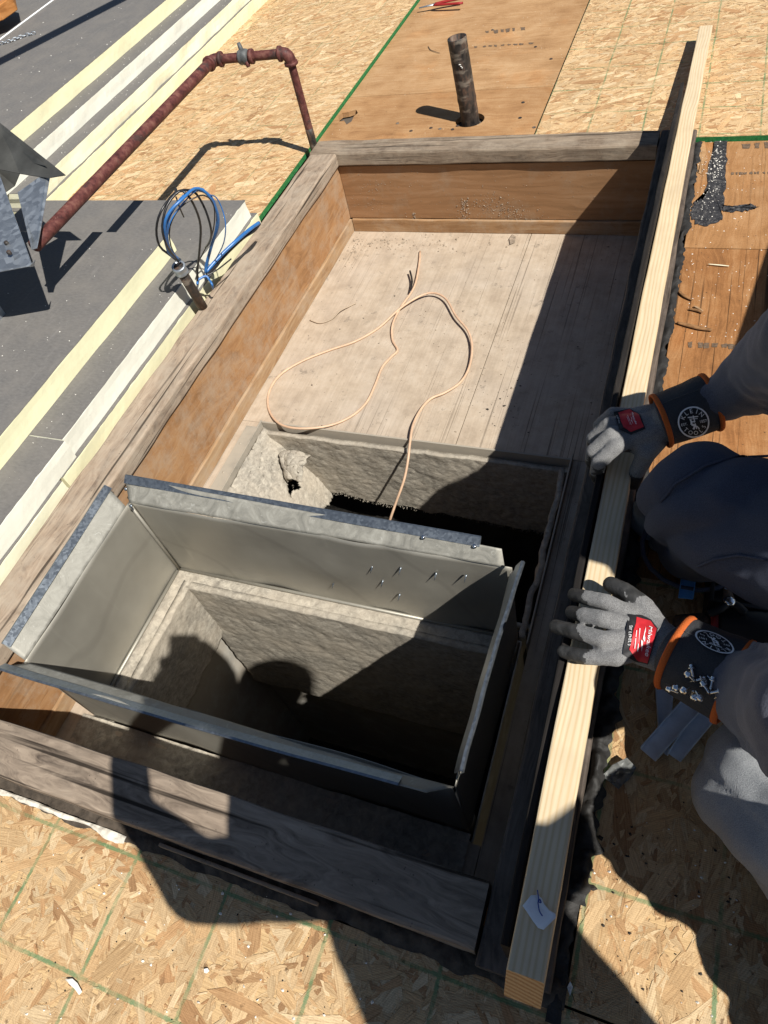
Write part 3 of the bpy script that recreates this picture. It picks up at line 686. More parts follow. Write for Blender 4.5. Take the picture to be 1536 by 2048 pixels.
M_VOID = mat_plain('dark_shaft_metal', (0.045, 0.042, 0.038), 0.7, 0.2, 0.4, 12)  # plain dark metal for the outer walls of the rear shaft
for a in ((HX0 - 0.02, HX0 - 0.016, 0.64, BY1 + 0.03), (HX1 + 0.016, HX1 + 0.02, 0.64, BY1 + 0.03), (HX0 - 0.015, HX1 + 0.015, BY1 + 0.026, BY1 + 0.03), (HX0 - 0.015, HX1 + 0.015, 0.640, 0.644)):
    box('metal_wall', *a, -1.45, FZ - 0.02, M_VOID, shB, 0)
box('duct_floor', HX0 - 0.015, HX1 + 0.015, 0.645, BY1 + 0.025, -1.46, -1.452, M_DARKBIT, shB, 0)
# ragged fibres along the torn edge
fv, ff = [], []
for i in range(900):
    u = random.random(); x = HX0 + 0.03 + (HX1 - HX0 - 0.05) * u; z = FZ - 0.014 - 0.27 * torn((x - HX0 - 0.008) / (HX1 - HX0 - 0.014)) + random.uniform(-.004, .008)
    q = V((x, BY1 - 0.018 - random.random() * 0.012, z)); s = random.uniform(0.0015, 0.006); b = len(fv)
    d = V((random.uniform(-.5, .5), random.uniform(-1, .3), random.uniform(-1, -.1))).normalized() * s
    fv += [q, q + V((s * .5, 0, 0)), q + d, q + V((s * .2, -s * .3, s * .2))]; ff += [(b, b+1, b+2), (b, b+2, b+3), (b+1, b+3, b+2)]
o = mesh('torn_fibres', fv, ff, M_LINER2, shB); o['kind'] = 'stuff'

rough_wall('liner', (HX0 - 0.02, 0.15, FZ + 0.004), (HX1 - HX0, 0, 0), (0, 0.097, 0), (0, 0, 1), 160, 24, M_LINER2, shA, 0.006, None, 0, 23)
# ------------------------------------------------------------------ the sheet metal collar
col = empty('duct_collar', ((DX0 + DX1) / 2, (DY0 + DY1) / 2, FZ), 'dusty rectangular sheet metal duct collar with bent out flanges in the pit', 'duct')
ZB = 0.024
def plate(name, pts, mat, parent, nu=30, nv=10, buckle=0.002, thick=0.0012, seed=0, sc=5):
    a, b, c, d = [V(p) for p in pts]     # a-b top edge, d-c bottom edge
    nrm = (b - a).cross(d - a).normalized()
    def fn(u, v):
        q = a.lerp(b, u).lerp(d.lerp(c, u), v)
        e = min(1, 6 * min(u, 1 - u) + .3)
        return q + nrm * (noise.fractal(q * sc + V((seed, 0, 0)), 1.0, 2.0, 2) * buckle * e)
    return grid_fn(name, nu, nv, fn, mat, parent, None, True, thick)
plate('wall', ((DX0, DY0, ZB), (DX0, DY1, ZB), (DX0 - 0.002, DY1, FZ - 0.003), (DX0 - 0.002, DY0, FZ - 0.003)), M_DUCT, col, 40, 20, 0.006, seed=1)
plate('wall', ((DX0, DY1, ZB), (DX1, DY1 + 0.006, ZB), (DX1, DY1 + 0.004, FZ - 0.003), (DX0, DY1, FZ - 0.003)), M_DUCT, col, 60, 20, 0.010, seed=4)
plate('wall', ((DX1, DY1, ZB), (DX1 + 0.004, DY0 + 0.004, ZB), (DX1, DY0, FZ - 0.003), (DX1, DY1, FZ - 0.003)), M_DUCT, col, 40, 20, 0.006, seed=6)
plate('wall', ((DX1, DY0, ZB), (DX0, DY0, ZB), (DX0, DY0, FZ - 0.003), (DX1, DY0, FZ - 0.003)), M_DUCT, col, 60, 20, 0.006, seed=9)
# standing seam at the far left corner and the pale bead along the foot
tube('corner_seam', [V((DX0 + 0.004, DY1 - 0.004, FZ)), V((DX0 + 0.004, DY1 - 0.004, ZB))], 0.0035, M_DUCT, col, 8)
tube('corner_seam', [V((DX0 + 0.010, DY1 - 0.003, FZ + 0.004)), V((DX1, DY1 - 0.001, FZ + 0.004))], 0.004, M_DUCT, col, 8)
tube('corner_seam', [V((DX0 + 0.003, DY1 - 0.010, FZ + 0.004)), V((DX0 + 0.003, DY0, FZ + 0.004))], 0.004, M_DUCT, col, 8)
# flanges, bent out and a little up
LF = [P(214, 974, 0.055), P(8, 1290, 0.055)]
fl = plate('flange', ((LF[1].x, LF[1].y, 0.057), (LF[0].x, LF[0].y, 0.057), (DX0, DY1 - 0.012, ZB), (DX0, DY0 + 0.004, ZB)), M_FLANGE, col, 40, 8, 0.003, seed=12)
BF = [P(250, 953, 0.058), P(1003, 1092, 0.058)]
plate('flange', ((BF[0].x, BF[0].y, 0.058), (BF[1].x, BF[1].y, 0.050), (DX1 - 0.012, DY1 + 0.004, ZB), (DX0 + 0.002, DY1, ZB)), M_FLANGE, col, 60, 8, 0.006, seed=15)
FF = [P(0, 1338, 0.052), P(852, 1586, 0.052)]
plate('flange', ((FF[1].x, FF[1].y, 0.052), (FF[0].x - .004, FF[0].y, 0.052), (DX0 + 0.012, DY0, ZB), (DX1 + 0.002, DY0 + 0.002, ZB)), M_FLANGE, col, 60, 8, 0.006, seed=18)
RF = [P(1046, 1128, 0.075), P(922, 1545, 0.07)]
plate('flange', ((RF[0].x, RF[0].y, 0.078), (RF[1].x, RF[1].y, 0.07), (DX1 + 0.004, DY0 + 0.012, ZB), (DX1, DY1 - 0.008, ZB)), M_FLANGE, col, 40, 8, 0.004, seed=22)
def cleat(p0, p1, w_dir, w, gap, parent, label=None, seed=0.0, bow=0.0):
    # a folded drive cleat: two leaves with a slot between them and a rounded back
    p0, p1, w_dir = V(p0), V(p1), V(w_dir).normalized(); t = (p1 - p0).normalized(); n = t.cross(w_dir).normalized()
    if n.z < 0: n = -n
    prof = [(w, gap), (w, gap + .0012), (0.001, gap + .0012), (-0.0015, gap * .5), (0.001, -.0012), (w * .9, -.0012), (w * .9, 0), (0.0012, 0), (0.0004, gap * .5), (0.0012, gap)]
    verts, faces = [], []; k = len(prof); m = 30
    for i in range(m + 1):
        s = i / m; c = p0.lerp(p1, s) + n * (bow * math.sin(math.pi * s) + 0.0015 * noise.noise(V((s * 6, seed, 0))))
        for a, b in prof: verts.append(c + w_dir * a + n * b)
    for i in range(m):
        for j in range(k): faces.append((i*k+j, (i+1)*k+j, (i+1)*k+(j+1) % k, i*k+(j+1) % k))
    faces.append(tuple(range(k))); faces.append(tuple(reversed([m*k+j for j in range(k)])))
    return mesh('drive_cleat', verts, faces, M_CLEAT, parent)
cleat(V((LF[0].x - .004, LF[0].y, .0585)), V((LF[1].x - .002, LF[1].y, .0585)), (0.8, 0.0, -0.5), 0.016, 0.003, col, seed=1)
cB = cleat(V((BF[0].x + .004, BF[0].y + .002, .061)), V((P(962, 1074, .058).x, P(962, 1074, .058).y + .002, .0555)), (0, -0.8, -0.55), 0.017, 0.003, col, seed=2, bow=-0.004)
cleat(V((P(800, 1564, .052).x, FF[1].y - .002, .055)), V((FF[0].x, FF[0].y - .003, .056)), (0, 0.8, -0.6), 0.016, 0.003, col, seed=3, bow=-0.004)
cleat(V((RF[0].x + .003, RF[0].y, .082)), V((RF[1].x + .004, RF[1].y, .074)), (-0.45, 0, -0.85), 0.022, 0.0045, col, seed=4, bow=0.003)
M_SCREW = mat_plain('zinc_screw', (0.72, 0.74, 0.76), 0.22, 1.0, 0.15, 60, 0.1)
def screw_geo(tip, head_dir, s=1.0):
    d = V(head_dir).normalized(); pr = [(0, 0.0003), (0.004, 0.0012)]
    h = 0.004
    while h < 0.013: pr += [(h, 0.0019), (h + 0.0007, 0.0013)]; h += 0.0014
    pr += [(0.0135, 0.0014), (0.0136, 0.0042), (0.0146, 0.0042), (0.0147, 0.0030), (0.0178, 0.0028), (0.0184, 0.0018)]
    return [(a * s, r * s) for a, r in pr], d
def screw(name, tip, head_dir, parent=None, s=1.0, mat=None, seg=9):
    pr, d = screw_geo(tip, head_dir, s); return lathe(name, tip, d, pr, mat or M_SCREW, parent, seg)
# screw heads on the rear cleat and screw tips poking through the back wall
for px, py in ((277, 968), (845, 1076), (948, 1094)):
    q = P(px, py, 0.052); screw('screw', q + V((0, 0.012, -0.012)), (0, -0.7, 0.75), col, 0.95)
for px, py in ((252, 978), (262, 1012)): 
    q = P(px, py, 0.04); lathe('rivet', q, (0, -0.6, 0.8), [(0, .004), (.002, .0035), (.003, .0015)], M_CLEAT, col, 10)
for px, py in ((744, 1136), (801, 1139), (872, 1150), (932, 1154), (765, 1165), (799, 1192), (667, 1167)):
    q = PY(px, py, DY1 - 0.004); lathe('screw_tip', q + V((0, 0.004, 0.002)), (-0.15, -0.75, -0.62), [(0, .0021), (.004, .0019), (.009, .0012), (.016, .0003)], M_CLEAT, col, 7)
# loose folded seam lying on the back wall
# ------------------------------------------------------------------ rigid insulation boards on the left
def insulation(x0, x1, y0, y1, z0, z1, foam, label, seed, rag=0.003):
    t = empty('insulation_board', ((x0 + x1) / 2, (y0 + y1) / 2, z0), label, 'insulation', 'foam insulation boards laid in steps')
    n = max(20, int((y1 - y0) * 60)); zs = [z0 + 0.0005, z0 + (z1 - z0) * .33, z0 + (z1 - z0) * .66, z1 - 0.0018]
    verts, faces = [], []
    for i in range(n + 1):
        y = y0 + (y1 - y0) * i / n
        for j, z in enumerate(zs):
            w = noise.noise(V((y * 9, z * 18, seed))) * rag * 0.7 + noise.noise(V((y * 60, z * 40, seed))) * rag * 0.12
            ey = noise.noise(V((z * 40, seed, 3))) * rag if i in (0, n) else 0
            verts.append((x1 + w, y + ey, z))
        for z in (zs[-1], zs[0]): verts.append((x0, y, z))
    k = 6
    for i in range(n):
        for j in range(k): faces.append((i*k+j, (i+1)*k+j, (i+1)*k+(j+1) % k, i*k+(j+1) % k))
    faces.append(tuple(range(k))); faces.append(tuple(reversed([n*k+j for j in range(k)])))
    o = mesh('foam_core', verts, faces, foam, t)
    v2, f2 = [], []
    for i in range(n + 1):
        y = y0 + (y1 - y0) * i / n
        w = noise.noise(V((y * 30, seed + 5, 0))) * rag * 0.8 + max(0, noise.noise(V((y * 11, seed, 9))) - .45) * 0.02
        v2 += [(x0 + .0005, y, z1 - .0014), (x1 - .001 - abs(w), y, z1 - .0014), (x1 - .001 - abs(w), y, z1), (x0 + .0005, y, z1)]
    for i in range(n):
        for j in range(4): f2.append((i*4+j, i*4+(j+1) % 4, (i+1)*4+(j+1) % 4, (i+1)*4+j))
    f2.append((3, 2, 1, 0)); f2.append((n*4, n*4+1, n*4+2, n*4+3))
    bm = bmesh.new(); tmp = bpy.data.meshes.new('x'); tmp.from_pydata(v2, [], f2); bm.from_mesh(tmp); bpy.data.meshes.remove(tmp)
    bm_obj('facer', bm, M_FACER, t)
    return t
T = 0.05
ySplit = P(60, 872, 2 * T).y
# near stack beside the curb
insulation(-1.95, -1.146, 0.63, 1.62, 0.0, T, M_FOAM_Y, 'lowest cream foam board beside the curb, under the conduit wires', 1.0, .005)
insulation(-1.95, -1.142, -0.6, 0.622, 0.0, T, M_FOAM_P, 'lowest cream foam board at the left edge of the curb nearest the camera', 2.0, .004)
insulation(-1.95, -1.157, ySplit + .004, 1.60, T, 2 * T, M_FOAM_W, 'white edged foam board with grey facer, second layer by the wires', 3.0, .005)
insulation(-1.95, -1.150, -0.6, ySplit, T, 2 * T, M_FOAM_W, 'white edged foam board, second layer at the lower left', 4.0, .004)
yS2 = P(200, 464, 3 * T).y
insulation(-2.9, -1.250, -0.6, yS2, 2 * T, 3 * T, M_FOAM_Y, 'wide grey faced top foam board with yellow edge under the hood shadow', 5.0, .0035)
# far stack on the other side of the gas pipe
insulation(-3.6, -1.985, 1.62, 4.8, 0.0, T, M_FOAM_Y, 'bottom cream foam board behind the red pipe, touching the strand board', 6.0, .007)
insulation(-3.6, -1.995, 1.64, 4.8, T, 2 * T, M_FOAM_P, 'speckled cream foam board, second step behind the red pipe', 7.0, .009)
insulation(-3.6, -2.066, 1.60, 4.8, 2 * T, 3 * T, M_FOAM_W, 'white edged foam board, third step behind the red pipe', 8.0, .006)
insulation(-4.6, -2.150, 1.58, 4.8, 3 * T, 4 * T, M_FOAM_Y, 'topmost grey foam board at the upper left with yellow edge', 9.0, .004)

# ------------------------------------------------------------------ the new pine board on the right rail
BZ = 0.197; BZF = 0.048                 # held up a little at the near end, its far end resting on the strand board
bl = P(1012, 1938, 0.20); br = P(1399, 52, BZF); BW = 0.038
def bz(y): return bl.z + (br.z - bl.z) * (y - bl.y) / (br.y - bl.y)
def bx(y): return bl.x + (br.x - bl.x) * (y - bl.y) / (br.y - bl.y)
brd = empty('pine_board', (br.x + BW / 2, br.y, 0), 'long pale new pine board held along the right side of the curb', 'board')
o = lumber('plank', (bl.x + BW / 2, bl.y, bl.z), (br.x + BW / 2, br.y, br.z), BW, 0.0415, [M_PINE, M_PEND], brd, 0.0012, 0.0022, 80, skew0=0.018, seed=51, bow=-0.004)
uy0, uy1 = 0.075, YB1 - 0.004
lumber('shadow_upstand', (bx(uy0) - 0.0075, uy0, 0.176), (bx(uy1) - 0.0075, uy1, 0.158), 0.0095, 0.117, M_SHADEWOOD, curb, 0.0015, 0.002, 90, seed=61, bow=-0.004)  # thin upstand added to cast the long shadow over the rail and pit
for f in o.data.polygons:
    if abs(f.normal.y) > 0.75: f.material_index = 1
st = empty('torn_sticker', P(1080, 1835, BZ), 'torn white paper tag stuck near the end of the pine board', 'tag')
def paper(name, pts, z, mat, parent, amp=0.004, thick=0.0004, n=14):
    # a small irregular sheet that curls a little
    c = sum((V(p) for p in pts), V()) / len(pts); verts = [c + V((0, 0, amp * .4))]; faces = []
    k = len(pts); rings = 4
    for r in range(1, rings + 1):
        for i in range(k):
            q = c.lerp(V(pts[i]), r / rings); q.z += amp * (0.4 + 0.6 * noise.noise(q * 90)) * (r / rings)
            verts.append(q)
    for i in range(k): faces.append((0, 1 + i, 1 + (i+1) % k))
    for r in range(rings - 1):
        for i in range(k):
            a = 1 + r * k + i; b = 1 + r * k + (i+1) % k; faces.append((a, a + k, b + k, b))
    o = mesh(name, verts, faces, mat, parent, True); md = o.modifiers.new('t', 'SOLIDIFY'); md.thickness = thick
    return o
M_PAPER = mat_plain('white_paper', (0.80, 0.81, 0.82), 0.7, 0, 0.08, 30, 0.2)
zt = BZ + 0.0012
paper('tag_sheet', [P(a, b, zt) for a, b in ((1062, 1791), (1076, 1790), (1084, 1797), (1088, 1808), (1098, 1820), (1111, 1828), (1112, 1836), (1100, 1848), (1087, 1860), (1076, 1856), (1064, 1840), (1055, 1826), (1045, 1812))], zt, M_PAPER, st, 0.003)
M_BLUEINK = mat_plain('blue_ink', (0.05, 0.08, 0.28), 0.8)
for pts in ([(1075, 1780), (1077, 1796), (1076, 1806)], [(1080, 1798), (1077, 1803), (1082, 1805), (1080, 1799)], [(1076, 1806), (1079, 1822), (1085, 1832)]):
    tube('ink_mark', spline([P(a, b, zt + .0045) for a, b in pts], 12), 0.0007, M_BLUEINK, st, 5)

# tar and torn felt along the outside of the right rail
def strip_mess(name, xa, xb, y0, y1, z, mat, parent, label=None, cat=None, amp=0.012, n=260, h=0.01, seed=0, kind=None):
    verts, faces = [], []
    for i in range(n + 1):
        y = y0 + (y1 - y0) * i / n
        e0 = noise.noise(V((y * 14, seed, 0))) * amp * .4; e1 = (noise.fractal(V((y * 16, seed + 7, 0)), 1.0, 2.0, 4) + .6 * noise.noise(V((y * 75, seed, 5))) + max(0, noise.noise(V((y * 33, seed, 8))) - .35) * 2.2) * amp
        for j in range(6):
            s = j / 5; x = (xa + e0) * (1 - s) + (xb + e1) * s
            zz = z + h * (0.5 + noise.fractal(V((x * 60, y * 40, seed)), 1.0, 2.0, 3)) * math.sin(math.pi * min(1, max(0, s * .9 + .1)))
            verts.append((x, y, max(z, zz)))
    for i in range(n):
        for j in range(5): a = i * 6 + j; faces.append((a, a + 1, a + 7, a + 6))
    o = mesh(name, verts, faces, mat, parent, True)
    if label: tag(o, label, cat)
    if kind: o['kind'] = kind
    return o
strip_mess('tar_strip', -0.019, -0.002, 0.03, 2.04, 0.004, M_TAR, None, 'black lumpy tar strip along the outer side of the right rail', 'tar', 0.010, 420, 0.008, 3)
strip_mess('tar_strip', -0.018, 0.006, 0.16, 0.72, 0.012, M_TAR, None, 'thick torn tar and felt ridge beside the lower pine board', 'tar', 0.014, 260, 0.014, 5)
# old felt and debris in the slot in front of the front rail
strip_mess('felt_strip', -1.25, 0.0, 0, 0, 0, M_GAP, None) if False else None
def slot(name, ya, yb, x0, x1, z, mat, label, cat, amp, h, seed):
    verts, faces = [], []; n = 340
    for i in range(n + 1):
        x = x0 + (x1 - x0) * i / n
        e0 = noise.noise(V((x * 14, seed, 0))) * amp * .3; e1 = noise.fractal(V((x * 13, seed + 7, 0)), 1.0, 2.0, 4) * amp
        for j in range(6):
            s = j / 5; y = (ya + e0) * (1 - s) + (yb + e1) * s
            zz = z + h * (0.5 + noise.fractal(V((x * 40, y * 70, seed)), 1.0, 2.0, 3)) * math.sin(math.pi * min(1, s * .9 + .1))
            verts.append((x, y, zz))
    for i in range(n):
        for j in range(5): a = i * 6 + j; faces.append((a, a + 1, a + 7, a + 6))
    o = mesh(name, verts, faces, mat, None, True); return tag(o, label, cat)
slot('felt_strip', 0.082, 0.047, -1.25, 0.0, 0.002, M_GAP, 'dark torn felt strip along the foot of the front rail', 'felt', 0.010, 0.012, 2)
slot('foam_scrap_strip', 0.055, 0.048, -1.05, P(258, 1682, 0).x, 0.010, M_SCRAP, 'ragged pale scrap strip lying against the front rail at lower left', 'scrap', 0.009, 0.006, 8)
box('ply_edge', P(330, 1690, 0).x, P(640, 1818, 0).x, 0.0575, 0.0625, -0.01, 0.019, M_RAIL_B, curb, 0.002)

# ------------------------------------------------------------------ vent pipe standing in the back plywood
vt = V((-0.712, 2.25, 0.222)); vb = V((VENT.x, VENT.y, -0.25)); ax = (vt - V((VENT.x, VENT.y, 0))).normalized()
vb = V((VENT.x, VENT.y, 0)) - ax * 0.3; Lv = (vt - vb).length
vent = empty('vent_pipe', (VENT.x, VENT.y, 0), 'short black cast iron vent pipe standing in the back plywood', 'pipe')
prof = [(0, .028)] + [(Lv * i / 40, .0282 + .0006 * noise.noise(V((i * .9, 0, 0))) + (.0012 if 14 < i < 17 or 26 < i < 28 else 0)) for i in range(1, 40)] + [(Lv - .001, .0284), (Lv, .0278), (Lv - .0005, .0238), (Lv - .25, .0235)]
lathe('pipe', vb, ax, prof, M_BPIPE, vent, 32)
a1 = ax.orthogonal().normalized()
q = vt + V((0.012, -0.026, -0.065)); crumbs('white_fleck', [(q + V((random.uniform(-.005, .005), -0.003, random.uniform(-.006, .006))), .004, .3) for _ in range(5)], M_WHITEBIT, vent)
# ------------------------------------------------------------------ red gas pipe
gas = empty('gas_pipe', (-1.15, 2.035, 0), 'rusty red iron gas pipe bridging over the strand board with two elbows', 'pipe')
E1 = V((-1.146, 2.030, 0.297)); E2 = V((-1.388, 2.008, 0.303)); E3 = P(86, 474, 0.302); E3b = E3 + (E3 - E2).normalized() * 0.035
RB = V((-1.150, 2.042, -0.10))
tube('riser', [RB.lerp(E1, t / 8) for t in range(9)], 0.0122, M_RUST, gas, 16)
M_RISER2 = M_BPIPE
tube('riser_sleeve', [RB.lerp(E1, 0.26).lerp(RB.lerp(E1, 0.46), t / 4) for t in range(5)], [0.0125, 0.0126, 0.0125, 0.0126, 0.0125], M_BPIPE, gas, 16)
def elbow(c, d1, d2, r, R, name='elbow'):
    d1, d2 = V(d1).normalized(), V(d2).normalized()
    pts = [c + d1 * R * 1.25, c + d1 * R] ; 
    for k in range(1, 8):
        t = k / 8; pts.append((c + d1 * R) * (1 - t) ** 2 + c * 2 * t * (1 - t) + (c + d2 * R) * t ** 2)
    pts += [c + d2 * R, c + d2 * R * 1.25]
    rad = [r * 1.12] + [r] * 9 + [r * 1.12]
    o = tube(name, pts, rad, M_RUST, gas, 18)
    for d in (d1, d2): lathe('collar', c + d * R * 0.95, d, [(0, r * 1.0), (0.001, r * 1.2), (0.008, r * 1.22), (0.010, r * 1.05)], M_RUST, o, 18)
    return o
tube('top_run', [E1.lerp(E2, t / 6) for t in range(7)], 0.0128, M_RUST, gas, 16)
elbow(E1, RB - E1, E2 - E1, 0.0168, 0.023); elbow(E2, E1 - E2, E3 - E2, 0.0172, 0.022)
tube('long_run', [E2.lerp(E3b, t / 24) for t in range(25)], 0.0148, M_RUST, gas, 18)
uc = E2.lerp(E1, 0.42); ud = (E1 - E2).normalized()
M_GREYFIT = mat_plain('grey_wrapped_fitting', (0.11, 0.115, 0.115), 0.6, 0.2, 0.4, 60, 0.6, 120)
u_ = lathe('clamp', uc - ud * 0.016, ud, [(0, .0155), (.001, .0185), (.007, .020), (.012, .018), (.016, .0215), (.026, .0205), (.031, .0165)], M_GREYFIT, gas, 14)
tube('clamp_lug', [uc + V((-.004, .004, .012)), uc + V((-.012, .012, .034))], [.0075, .0055], M_GREYFIT, u_, 8)
tube('clamp_lug', [uc + V((.010, -.010, -.008)), uc + V((.014, -.014, -.022))], [.0085, .006], M_RUST, u_, 8)
lathe('clamp_ring', uc + ud * 0.018, ud, [(0, .0145), (.001, .0195), (.010, .020), (.012, .0155)], M_RUST, gas, 16)

# ------------------------------------------------------------------ galvanised hood at the left edge
hood = empty('sheet_metal_hood', (-1.45, 1.05, 3 * T), 'galvanised sheet metal vent hood at the left edge on the pipe', 'hood')
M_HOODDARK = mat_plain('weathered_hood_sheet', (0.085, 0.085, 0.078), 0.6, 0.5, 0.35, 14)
h = lambda px, py, z: P(px, py, z)
# front cheek (bright), back cheek, roof sheet with a drip flange, inner stiffener
prism('cheek', [h(-2, 345, .375), h(64, 528, .322), h(60, 533, .318), h(-20, 548, .318), h(-190, 560, .33), h(-170, 330, .40)], 0.0016, M_GALV, hood)
prism('cheek_flange', [h(64, 528, .322), h(60, 534, .316), h(68, 533, .300), h(71, 521, .306)], 0.0016, M_GALV, hood)
prism('rib', [h(36, 386, .352), h(94, 345, .365), h(74, 497, .316), h(64, 500, .312)], 0.0016, M_GALV, hood)
prism('rib_flange', [h(94, 345, .365), h(101, 348, .360), h(80, 470, .322), h(74, 497, .316)], 0.0016, M_GALV, hood)
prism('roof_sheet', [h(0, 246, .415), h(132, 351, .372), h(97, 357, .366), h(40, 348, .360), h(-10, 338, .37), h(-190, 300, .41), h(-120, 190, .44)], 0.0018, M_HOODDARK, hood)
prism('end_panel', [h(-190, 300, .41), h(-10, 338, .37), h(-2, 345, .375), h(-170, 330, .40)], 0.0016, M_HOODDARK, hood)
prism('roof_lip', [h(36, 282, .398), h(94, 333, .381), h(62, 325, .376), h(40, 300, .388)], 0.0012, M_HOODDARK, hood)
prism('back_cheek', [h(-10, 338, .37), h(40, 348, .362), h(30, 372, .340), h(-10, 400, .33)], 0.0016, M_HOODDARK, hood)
box('stand_leg', E3b.x - .20, E3b.x - .16, E3b.y - .1, E3b.y - .06, 3 * T, .33, M_GALV, hood)
for px, py in ((12, 485), (17, 504)):
    q = P(px, py, .34); lathe('rivet', PZ if False else q, (0.3, -.3, .9), [(-.006, .005), (.001, .0048), (.002, .003)], M_BPIPE, hood, 10)

# ------------------------------------------------------------------ conduit and its wires
cb = P(402, 606, 0.05); ct = V((-1.096, 1.175, 0.190)); cb = V((-1.139, 1.205, 0.0)); ct = P(357, 533, 0.185)
cb = P(404, 612, 0.045)
con = empty('conduit', cb, 'short black conduit stub with grey coupling beside the left rail', 'conduit')
d = (ct - cb).normalized()
tube('pipe', [cb - d * .03, cb.lerp(ct, .5), ct], 0.0125, M_BPIPE, con, 14)
lathe('coupling', ct - d * .022, d, [(0, .0135), (.001, .0155), (.004, .0165), (.006, .015), (.014, .0152), (.017, .0168), (.024, .0165), (.025, .0125), (.018, .012)], M_GALV, con, 16)
M_WBLUE = mat_plain('blue_wire', (0.03, 0.14, 0.38), 0.35, 0, 0.15, 30, 0.05, 200, 0.5)
M_WBLACK = mat_plain('black_wire', (0.014, 0.014, 0.016), 0.35, 0, 0.2, 30, 0.05, 200, 0.5)
def wire(pts, r, mat, label, name='wire', grp='loose wires coming out of the conduit'):
    o = tube(name, spline([P(a, b, z) for a, b, z in pts], 40), r, mat, None, 7); return tag(o, label, 'wire', grp)
k = 280 / 1536.0
w = lambda x, y, z: (280 + x * k, 350 + y * k, z)
wire([w(420,950,.20), w(330,880,.235), w(215,780,.27), w(180,600,.31), w(230,400,.345), w(380,200,.355), w(520,165,.345), w(620,210,.33), w(720,390,.29), w(780,600,.245), w(770,720,.20), w(720,800,.165)], .0026, M_WBLACK, 'outermost black wire of the loop above the conduit')
wire([w(425,940,.20), w(350,860,.24), w(280,740,.285), w(245,560,.32), w(300,330,.35), w(430,180,.36), w(520,220,.35), w(610,370,.31), w(665,560,.26), w(655,800,.20), w(630,1050,.14), w(630,1180,.108)], .0027, M_WBLACK, 'black wire looping down to the foam seam beside the conduit')
wire([w(440,930,.20), w(310,840,.25), w(272,560,.32), w(330,400,.345), w(470,260,.355), w(600,150,.35), w(720,190,.33), w(820,340,.29), w(860,480,.255), w(840,620,.22), w(790,760,.18), w(740,950,.135), w(720,1080,.108)], .0034, M_WBLUE, 'thick bright blue wire arching over the grey foam')
wire([w(440,930,.20), w(320,820,.25), w(295,560,.315), w(360,380,.34), w(500,215,.35), w(640,165,.34), w(780,240,.31), w(845,420,.265), w(835,600,.225), w(780,780,.175), w(725,980,.13), w(715,1075,.108)], .0031, M_WBLUE, 'second blue wire lying close along the thick blue arch')
wire([w(430,930,.20), w(330,800,.25), w(310,600,.305), w(400,400,.335), w(640,150,.345), w(760,215,.32), w(840,250,.30), w(910,400,.265), w(940,560,.235), w(920,740,.19), w(850,890,.14), w(800,960,.115)], .0014, M_WBLUE, 'thin blue wire on the outside right of the loop')
wire([w(425,940,.20), w(340,780,.25), w(330,560,.31), w(440,360,.335), w(620,240,.34), w(720,230,.33), w(800,310,.30), w(820,460,.265), w(790,660,.215), w(700,840,.15), w(640,960,.125), w(610,1060,.108)], .0015, M_WBLACK, 'thin black wire crossing inside the loop')
wire([w(390,200,.355), w(395,150,.36)], .003, M_WBLACK, 'short black wire end sticking up at the top of the loop')
wire([w(395,240,.345), w(440,370,.31), w(480,460,.28)], .0018, M_WBLACK, 'short black wire end hanging inside the loop')
wire([w(720,1075,.108), w(790,990,.115), w(900,870,.125), w(1060,720,.135), w(1200,600,.13), w(1305,525,.118)], .0048, M_WBLUE, 'thick blue cable lying along the foam edge towards the strand board')
wire([w(735,1100,.106), w(830,1000,.108), w(960,850,.112), w(1130,690,.118), w(1250,610,.114), w(1312,535,.110)], .0042, M_WBLACK, 'black cable lying beside the thick blue cable on the foam edge')
wire([w(630,1200,.108), w(640,1150,.112), w(720,1110,.112), w(760,1150,.104), w(790,1200,.098), w(800,1245,.08)], .003, M_WBLUE, 'blue wire stub dropping between foam and left rail')
wire([w(620,1200,.105), w(650,1140,.112), w(730,1105,.112), w(860,1030,.112), w(1000,760+160,.108)], .0018, M_WBLACK, 'thin black wire trailing along the foam seam')
# ------------------------------------------------------------------ the tan cable lying in the pit
M_TAN = mat_plain('tan_cable', (0.56, 0.38, 0.255), 0.5, 0, 0.12, 40, 0.05, 200, 0.4)
zf = FZ + 0.004
cpts = [(840, 503, zf), (838, 530, zf + .004), (828, 575, zf + .008), (800, 617, zf + .006), (785, 650, zf + .004), (785, 680, zf), (795, 700, zf), (782, 714, zf), (764, 735, zf), (750, 770, zf), (732, 806, zf), (700, 834, zf), (655, 852, zf + .004), (600, 857, zf + .016), (560, 848, zf + .010), (538, 820, zf), (538, 785, zf), (560, 750, zf), (605, 722, zf), (660, 700, zf), (710, 683, zf), (758, 655, zf), (800, 617, zf + .01), (840, 592, zf + .012), (868, 586, zf + .012), (892, 598, zf + .012), (912, 632, zf + .012), (936, 662, zf + .01), (944, 695, zf + .008), (938, 735, zf + .006), (920, 765, zf + .004), (890, 785, zf + .004), (862, 797, zf + .004), (842, 818, zf + .006), (826, 850, zf + .012), (820, 885, zf + .010), (816, 920, FZ - .005), (808, 960, FZ - .04), (792, 1005, FZ - .09), (779, 1043, FZ - .14), (772, 1070, FZ - .25)]
o = tube('cable', spline([P(*p) for p in cpts], 200), 0.0032, M_TAN, None, 8); tag(o, 'thin tan cable looping over the dusty pit floor and into the rear shaft', 'cable')
o = tube('wire_end', spline([P(820, 542, zf + .012), P(824, 562, zf + .010), P(820, 585, zf + .008)], 10), 0.003, M_WBLACK, None, 7); tag(o, 'stub of black wire end on the pit floor near the cable crossing', 'wire')
